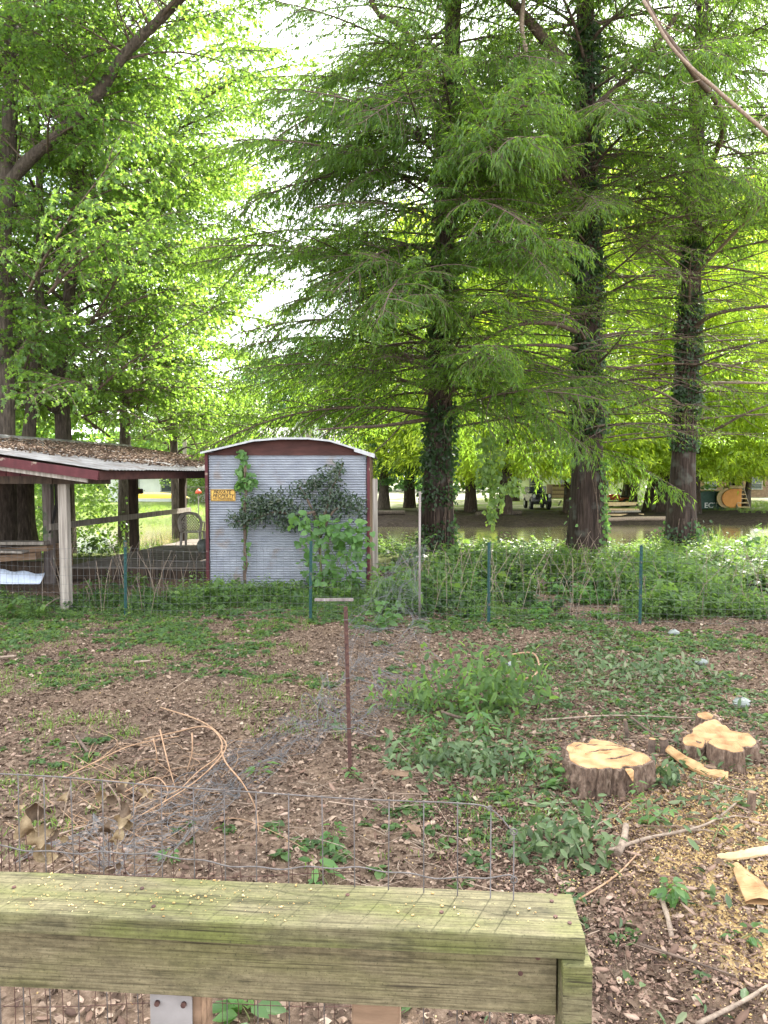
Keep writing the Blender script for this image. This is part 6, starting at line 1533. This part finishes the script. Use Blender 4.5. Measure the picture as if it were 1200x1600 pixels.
slab([(1045, 1170, .06), (1075, 1190, .05), (1105, 1205, .04), (1138, 1213, .03)], [.03, .05, .06, .03], .03, 'curved pale wood slab split off between the two stumps')
slab([(1150, 1352, .03), (1170, 1375, .04), (1192, 1410, .03)], [.02, .06, .08], .02, 'pale splintered slab at the right edge in front of the sawdust')
slab([(1120, 1340, .02), (1160, 1335, .03), (1215, 1325, .02)], [.012, .03, .03], .02, 'narrow tan sliver lying above the pale splintered slab', 'lumber')
slab([(600, 1205, .02), (640, 1210, .03)], [.05, .04], .015, 'short pinkish bark piece lying right of the rusty post', 'brownwood')
slab([(636, 1286, .03), (650, 1296, .035), (655, 1308, .02)], [.015, .03, .01], .004, 'pale tan curled leaf-like bark scrap behind the near wire fence', 'brownwood')
# plastic bags
for px, py, s_, lb in ((1158, 1110, .085, 'crumpled clear plastic bag lying beyond the stem cluster'), (1053, 992, .08, 'small white scrap of plastic in front of the right fence post'), (1096, 1040, .07, 'grey white plastic scrap on the trimmings at the right'), (800, 1046, .06, 'tiny white scrap near the hooked tan branch'), (585, 930, .12, 'pale scrap lying at the right foot of the shed')):
    q = G(px, py); q.z = gz(q.x, q.y) + .01; g = []
    for i in range(9):
        a = pi * i / 8
        g.append([q + Vector((math.cos(b_) * math.sin(a) * s_ * (1 + .5 * noise.noise(Vector((i * .7, k * .9, px)))), math.sin(b_) * math.sin(a) * s_ * .8, max(0, s_ * .55 - s_ * .55 * math.cos(a) * (1 + .5 * noise.noise(Vector((k * .8, i, px))))))) for k, b_ in enumerate([2 * pi * w_ / 14 for w_ in range(14)] + [0])])
    tag(MB().sheet(g, smooth=False).build('plastic_scrap', M['bag']), lb, 'plastic')

# ------------------------------------------------------------ near wire fence panel behind the railing
ND = 1.36
def np_(px, py, d=None): return P(px, py, ND + (.10 * (600 - px) / 600 if d is None else d))
t = thing('near_wire_fence', 'grey welded wire panel standing just behind the wooden railing', 'fence', (np_(400, 1400).x, ND, 0))
toppts = [(-40, 1208), (20, 1210), (120, 1216), (250, 1228), (400, 1238), (530, 1247), (640, 1252), (715, 1255)]
def top_y(px):
    for (a, b), (c_, d) in zip(toppts, toppts[1:]):
        if a <= px <= c_: return b + (d - b) * (px - a) / (c_ - a)
    return 1255
zb = .62
MB().tube(spline([np_(x, y) for x, y in toppts] + [np_(765, 1263), np_(800, 1298), np_(805, 1302)], 4), .0014, 6).build('horizontal_wire', M['wire'], t)
def hw(px): return top_y(min(px, 715)) + 113 + (5 * math.sin(px * .02))
MB().tube(spline([np_(x, hw(x) + (2 if x % 80 else -2)) for x in range(-40, 790, 40)] + [np_(797, hw(797)), np_(803, hw(797) + 10)], 3), .0014, 6).build('horizontal_wire', M['wire'], t)
MB().tube(spline([np_(x, 1500 + .01 * x) for x in range(-40, 800, 80)], 3), .0014, 6).build('horizontal_wire', M['wire'], t)
MB().tube(spline([np_(x, 1610 + .02 * x) for x in range(-40, 800, 80)], 3), .0014, 6).build('horizontal_wire', M['wire'], t)
vx = [715, 662, 608, 553, 503, 451, 400, 350, 302, 252, 208, 160, 110, 68, 28, -10]
for x in vx:
    a = np_(x, top_y(x) - 2); b = Vector((a.x + R.uniform(-.006, .006), a.y + .012, zb)); m_ = a.lerp(b, .4) + Vector((R.uniform(-.003, .003), -.003, 0))
    MB().tube(spline([a, m_, b], 4), .0012, 6).build('vertical_wire', M['wire'], t)
for x, y in ((767, 1262), (803, 1300)):
    a = np_(x, y); b = Vector((a.x, a.y + .01, zb)); MB().tube([a, a.lerp(b, .5) + Vector((.002, 0, 0)), b], .0012, 6).build('vertical_wire', M['wire'], t)
def ring(c, rr, name): MB().tube([c + Vector((math.cos(k * pi / 5) * rr, 0, math.sin(k * pi / 5) * rr)) for k in range(11)], .0015, 5).build(name, M['wire'], t)
ring(np_(803, 1300), .006, 'wire_twist'); ring(np_(803, 1375), .006, 'wire_twist'); ring(np_(765, 1263), .004, 'wire_twist')
# second, older panel of thin wires leaning behind it at the left
t2 = thing('thin_wire_panel', 'thin rusty wire mesh behind the near fence at the lower left', 'fence', (-.9, 1.6, 0))
mb = MB()
for k in range(26):
    x = -.95 + k * .036; mb.tube([(x, 1.62, .45), (x + .01, 1.60, 1.0), (x + .03 * math.sin(k), 1.6, 1.42 - .004 * k)], .0009, 4, cap=False)
for z in (.55, .7, .85, 1.0, 1.15, 1.3): mb.tube([(-.97 + .1 * k, 1.605, z + .006 * math.sin(k + z * 9)) for k in range(10)], .0009, 4, cap=False)
mb.build('wire_mesh', M['rust'], t2, kind='stuff')
# dead leaf clusters caught in the wire
def deadbunch(pts, leaves, label, seed):
    a = np_(*pts[0]); t = thing('dead_vine', label, 'dead vine', a, None); r = random.Random(seed)
    MB().tube(spline([np_(x, y, ND + .05) for x, y in pts], 4), .0025, 5).build('stem', M['deadbranch'], t)
    for (x, y, s_, az) in leaves:
        c_ = np_(x, y, ND + .06); n = 9; s_ *= 1.3; g = []
        ax = Vector((math.cos(az), r.uniform(-.3, .3), math.sin(az))).normalized(); up = Vector((r.uniform(-.4, .4), -1, .3)); sd_ = up.cross(ax).normalized(); up = ax.cross(sd_)
        for i in range(n):
            u = i / (n - 1); w = s_ * .46 * math.sin(pi * min(.97, max(.04, u))) ** .7
            cu = s_ * .3 * math.sin(u * 5 + seed + x)
            g.append([c_ + ax * s_ * (u - .5) + sd_ * w * v_ + up * (cu + 1.1 * w * v_ * v_ + .3 * s_ * noise.noise(Vector((i, v_ * 2, x)))) for v_ in (-1, -.55, 0, .55, 1)])
        me = MB().sheet(g).build('dead_leaf', M['deadleaf'] if r.random() < .55 else M['deadleaf_dark'], t)
M['deadleaf'] = rough_mat('dry_leaf_tan', [(.3, (.14, .095, .05)), (.55, (.27, .20, .115)), (.8, (.42, .33, .2))], 18, .8, .5, bscale=60)
M['deadleaf_dark'] = rough_mat('dry_leaf_brown', [(.3, (.05, .033, .022)), (.6, (.14, .095, .06)), (.8, (.28, .2, .12))], 18, .8, .5, bscale=60)
deadbunch([(70, 1215), (60, 1260), (62, 1320), (75, 1345)], [(58, 1262, .065, 1.4), (48, 1288, .07, 1.9), (62, 1305, .06, 1.2), (70, 1333, .06, -.8), (80, 1340, .035, .2), (88, 1304, .03, 1.5), (35, 1265, .03, 1)], 'brown withered leaves hanging in the wire at the far left', 1)
deadbunch([(165, 1220), (185, 1250), (188, 1290), (180, 1345)], [(158, 1243, .035, 1.5), (176, 1246, .035, 1.1), (197, 1262, .042, -.7), (192, 1280, .045, .5), (172, 1293, .045, 1.5), (186, 1303, .035, 1.2), (202, 1288, .035, .2), (178, 1312, .03, 1.4)], 'curled tan leaves hanging in the middle of the near wire', 2)
deadbunch([(110, 1230), (105, 1245), (98, 1280)], [(103, 1246, .032, 1.2), (80, 1300, .025, 1), (100, 1308, .028, 1.6)], 'pale single dry leaf between the two withered bunches', 3)
deadbunch([(225, 1225), (232, 1240)], [(228, 1238, .03, .6), (237, 1243, .02, 1), (190, 1232, .03, 1.2), (197, 1222, .022, 1)], 'small brown dry leaves on the wire right of the tan bunch', 4)
deadbunch([(165, 1360), (180, 1355)], [(172, 1360, .032, .1), (186, 1352, .02, 1.2)], 'shrivelled grey-brown leaf just above the railing', 5)

# ------------------------------------------------------------ wooden deck railing in the foreground
t = thing('deck_railing', 'mossy green treated-wood railing with a wide flat cap across the foreground', 'railing', (-.2, 1.28, 0))
CZ = 2.2 - .79
A_ = Vector((-1.75, 1.364, CZ)); B_e = Vector((.343, 1.214, CZ))      # near edge of cap
dx = (B_e - A_).normalized(); nv = Vector((-dx.y, dx.x, 0)); Lc = (B_e - A_).length; CW = .135
def grained(a, length, w, h, name, bevel, matn='rail', end_jag=.002, z_off=0):
    """board along dx with slight cupping; a = near top left corner"""
    n = 60; me_mb = MB(); g = []
    for i in range(n + 1):
        s = length * i / n; row = []; ej = 0
        wob = .0015 * noise.noise(Vector((s * 3, 0, h)))
        prof = [(0, -h), (0, -h * .5), (0, -.004), (.0015, -.001), (.005, 0), (w * .25, -.001), (w * .5, -.0018), (w * .75, -.001), (w - .005, 0), (w - .001, -.002), (w, -.006), (w, -h), (0, -h)]
        for (u, z) in prof:
            nz_ = .0009 * noise.noise(Vector((s * 6, u * 90, z * 90)))
            row.append(a + dx * s + nv * (u + wob) + Vector((0, 0, z + nz_ + wob)))
        g.append(row)
    me_mb.sheet(g, smooth=False)
    me_mb.add(g[0], [tuple(range(12))]); me_mb.add(g[-1], [tuple(range(11, -1, -1))])
    bx_ = a; o = bpy.data.objects.new(name, None); bpy.data.objects.remove(o)
    # local frame along the board so the grain follows it
    Rz = Matrix.Rotation(-math.atan2(dx.y, dx.x), 4, 'Z')
    me = bpy.data.meshes.new(name); me.from_pydata([tuple(Rz @ (Vector(v) - a)) for v in me_mb.v], [], me_mb.f); me.materials.append(M[matn]); me.update()
    o = put(name, me, t, a - ORG[t.name]); o.rotation_euler = (0, 0, math.atan2(dx.y, dx.x)); ORG[o.name] = a
    return o
cap = grained(A_, Lc, CW, .038, 'cap_board', 0)
fa = grained(A_ + nv * .032 + Vector((0, 0, -.045)), Lc - .043, .038, .118, 'face_board', 0, 'railface')
e0 = A_ + dx * (Lc - .040) - nv * .004
ep = MB(); 
Rz3 = Matrix.Rotation(math.atan2(dx.y, dx.x), 3, 'Z')
post_c = e0 + dx * .026 + nv * .03
o = MB().box(post_c + Vector((0, 0, -.0415 - .35)), (.05, .075, .70), Rz3).build('end_post', M['rail'], t, .003)
o = MB().box(A_ + dx * (1.75 + .0) + nv * .085 + Vector((-.015, 0, -.0395 - .7)), (.088, .06, 1.39), Rz3).build('support_post', M['brownwood'], t, .004)
o = MB().box(A_ + dx * (1.365) + nv * .09 + Vector((0, 0, -.0395 - .7)), (.09, .07, 1.39), Rz3).build('support_post', M['brownwood'], t, .004)
o = MB().box(A_ + dx * (1.355) + nv * .050 + Vector((0, 0, -.0395 - .175)), (.08, .004, .10), Rz3).build('steel_bracket', M['roofmetal'], t, .001)
for k, x in enumerate((1.33, 1.38)): MB().tube([A_ + dx * x + nv * .048 + Vector((0, 0, -.19)), A_ + dx * x + nv * .042 + Vector((0, 0, -.19))], .005, 8).build('bracket_bolt', M['rust'], t)
for px, py in ((22, 1386), (222, 1388), (240, 1416), (543, 1398), (868, 1398), (868, 1432), (890, 1442), (862, 1408), (690, 1425)):
    q = G(px, py, CZ); d_ = (q - A_).dot(dx)
    MB().tube([(q.x, q.y, CZ - .003), (q.x, q.y, CZ + .0012)], .0038, 10).build('nail_head', M['rust'], t)
for u, z in ((.075, -.06), (.105, -.09)):
    q = A_ + dx * (Lc - u) + nv * .0325 + Vector((0, 0, z)); MB().tube([q + nv * .004, q - nv * .0014], .0045, 10).build('nail_head', M['rust'], t)
# sawdust flecks on the cap
n = 900; s_ = rng.random(n) ** .8 * 1.55; keep = np.array([noise.noise(Vector((s * 4, 3, 1))) + .35 > rng.random() * .8 for s in s_]); s_ = s_[keep]; n = len(s_)
u_ = np.clip(rng.normal(.07, .035, n), .006, CW - .006)
pos = np.array([tuple(A_ + dx * (Lc - .02 - s) + nv * u + Vector((0, 0, .0008))) for s, u in zip(s_, u_)]); sz = .0014 + .0045 * rng.random(n) ** 3
v, f, rd = scatter(SLAB, pos, frames(rng.normal(0, 1, (n, 3)) * [1, 1, .2], np.array([0, 0, 1]) + rng.normal(0, .3, (n, 3))), np.stack([sz, sz * .6, sz * .35], -1), rng)
tag(put('sawdust_flecks', mesh_np('sawdust_flecks', v, f, M['sawdust'], rd)), 'sawdust flecks sprinkled on the railing cap', 'sawdust', kind='stuff')
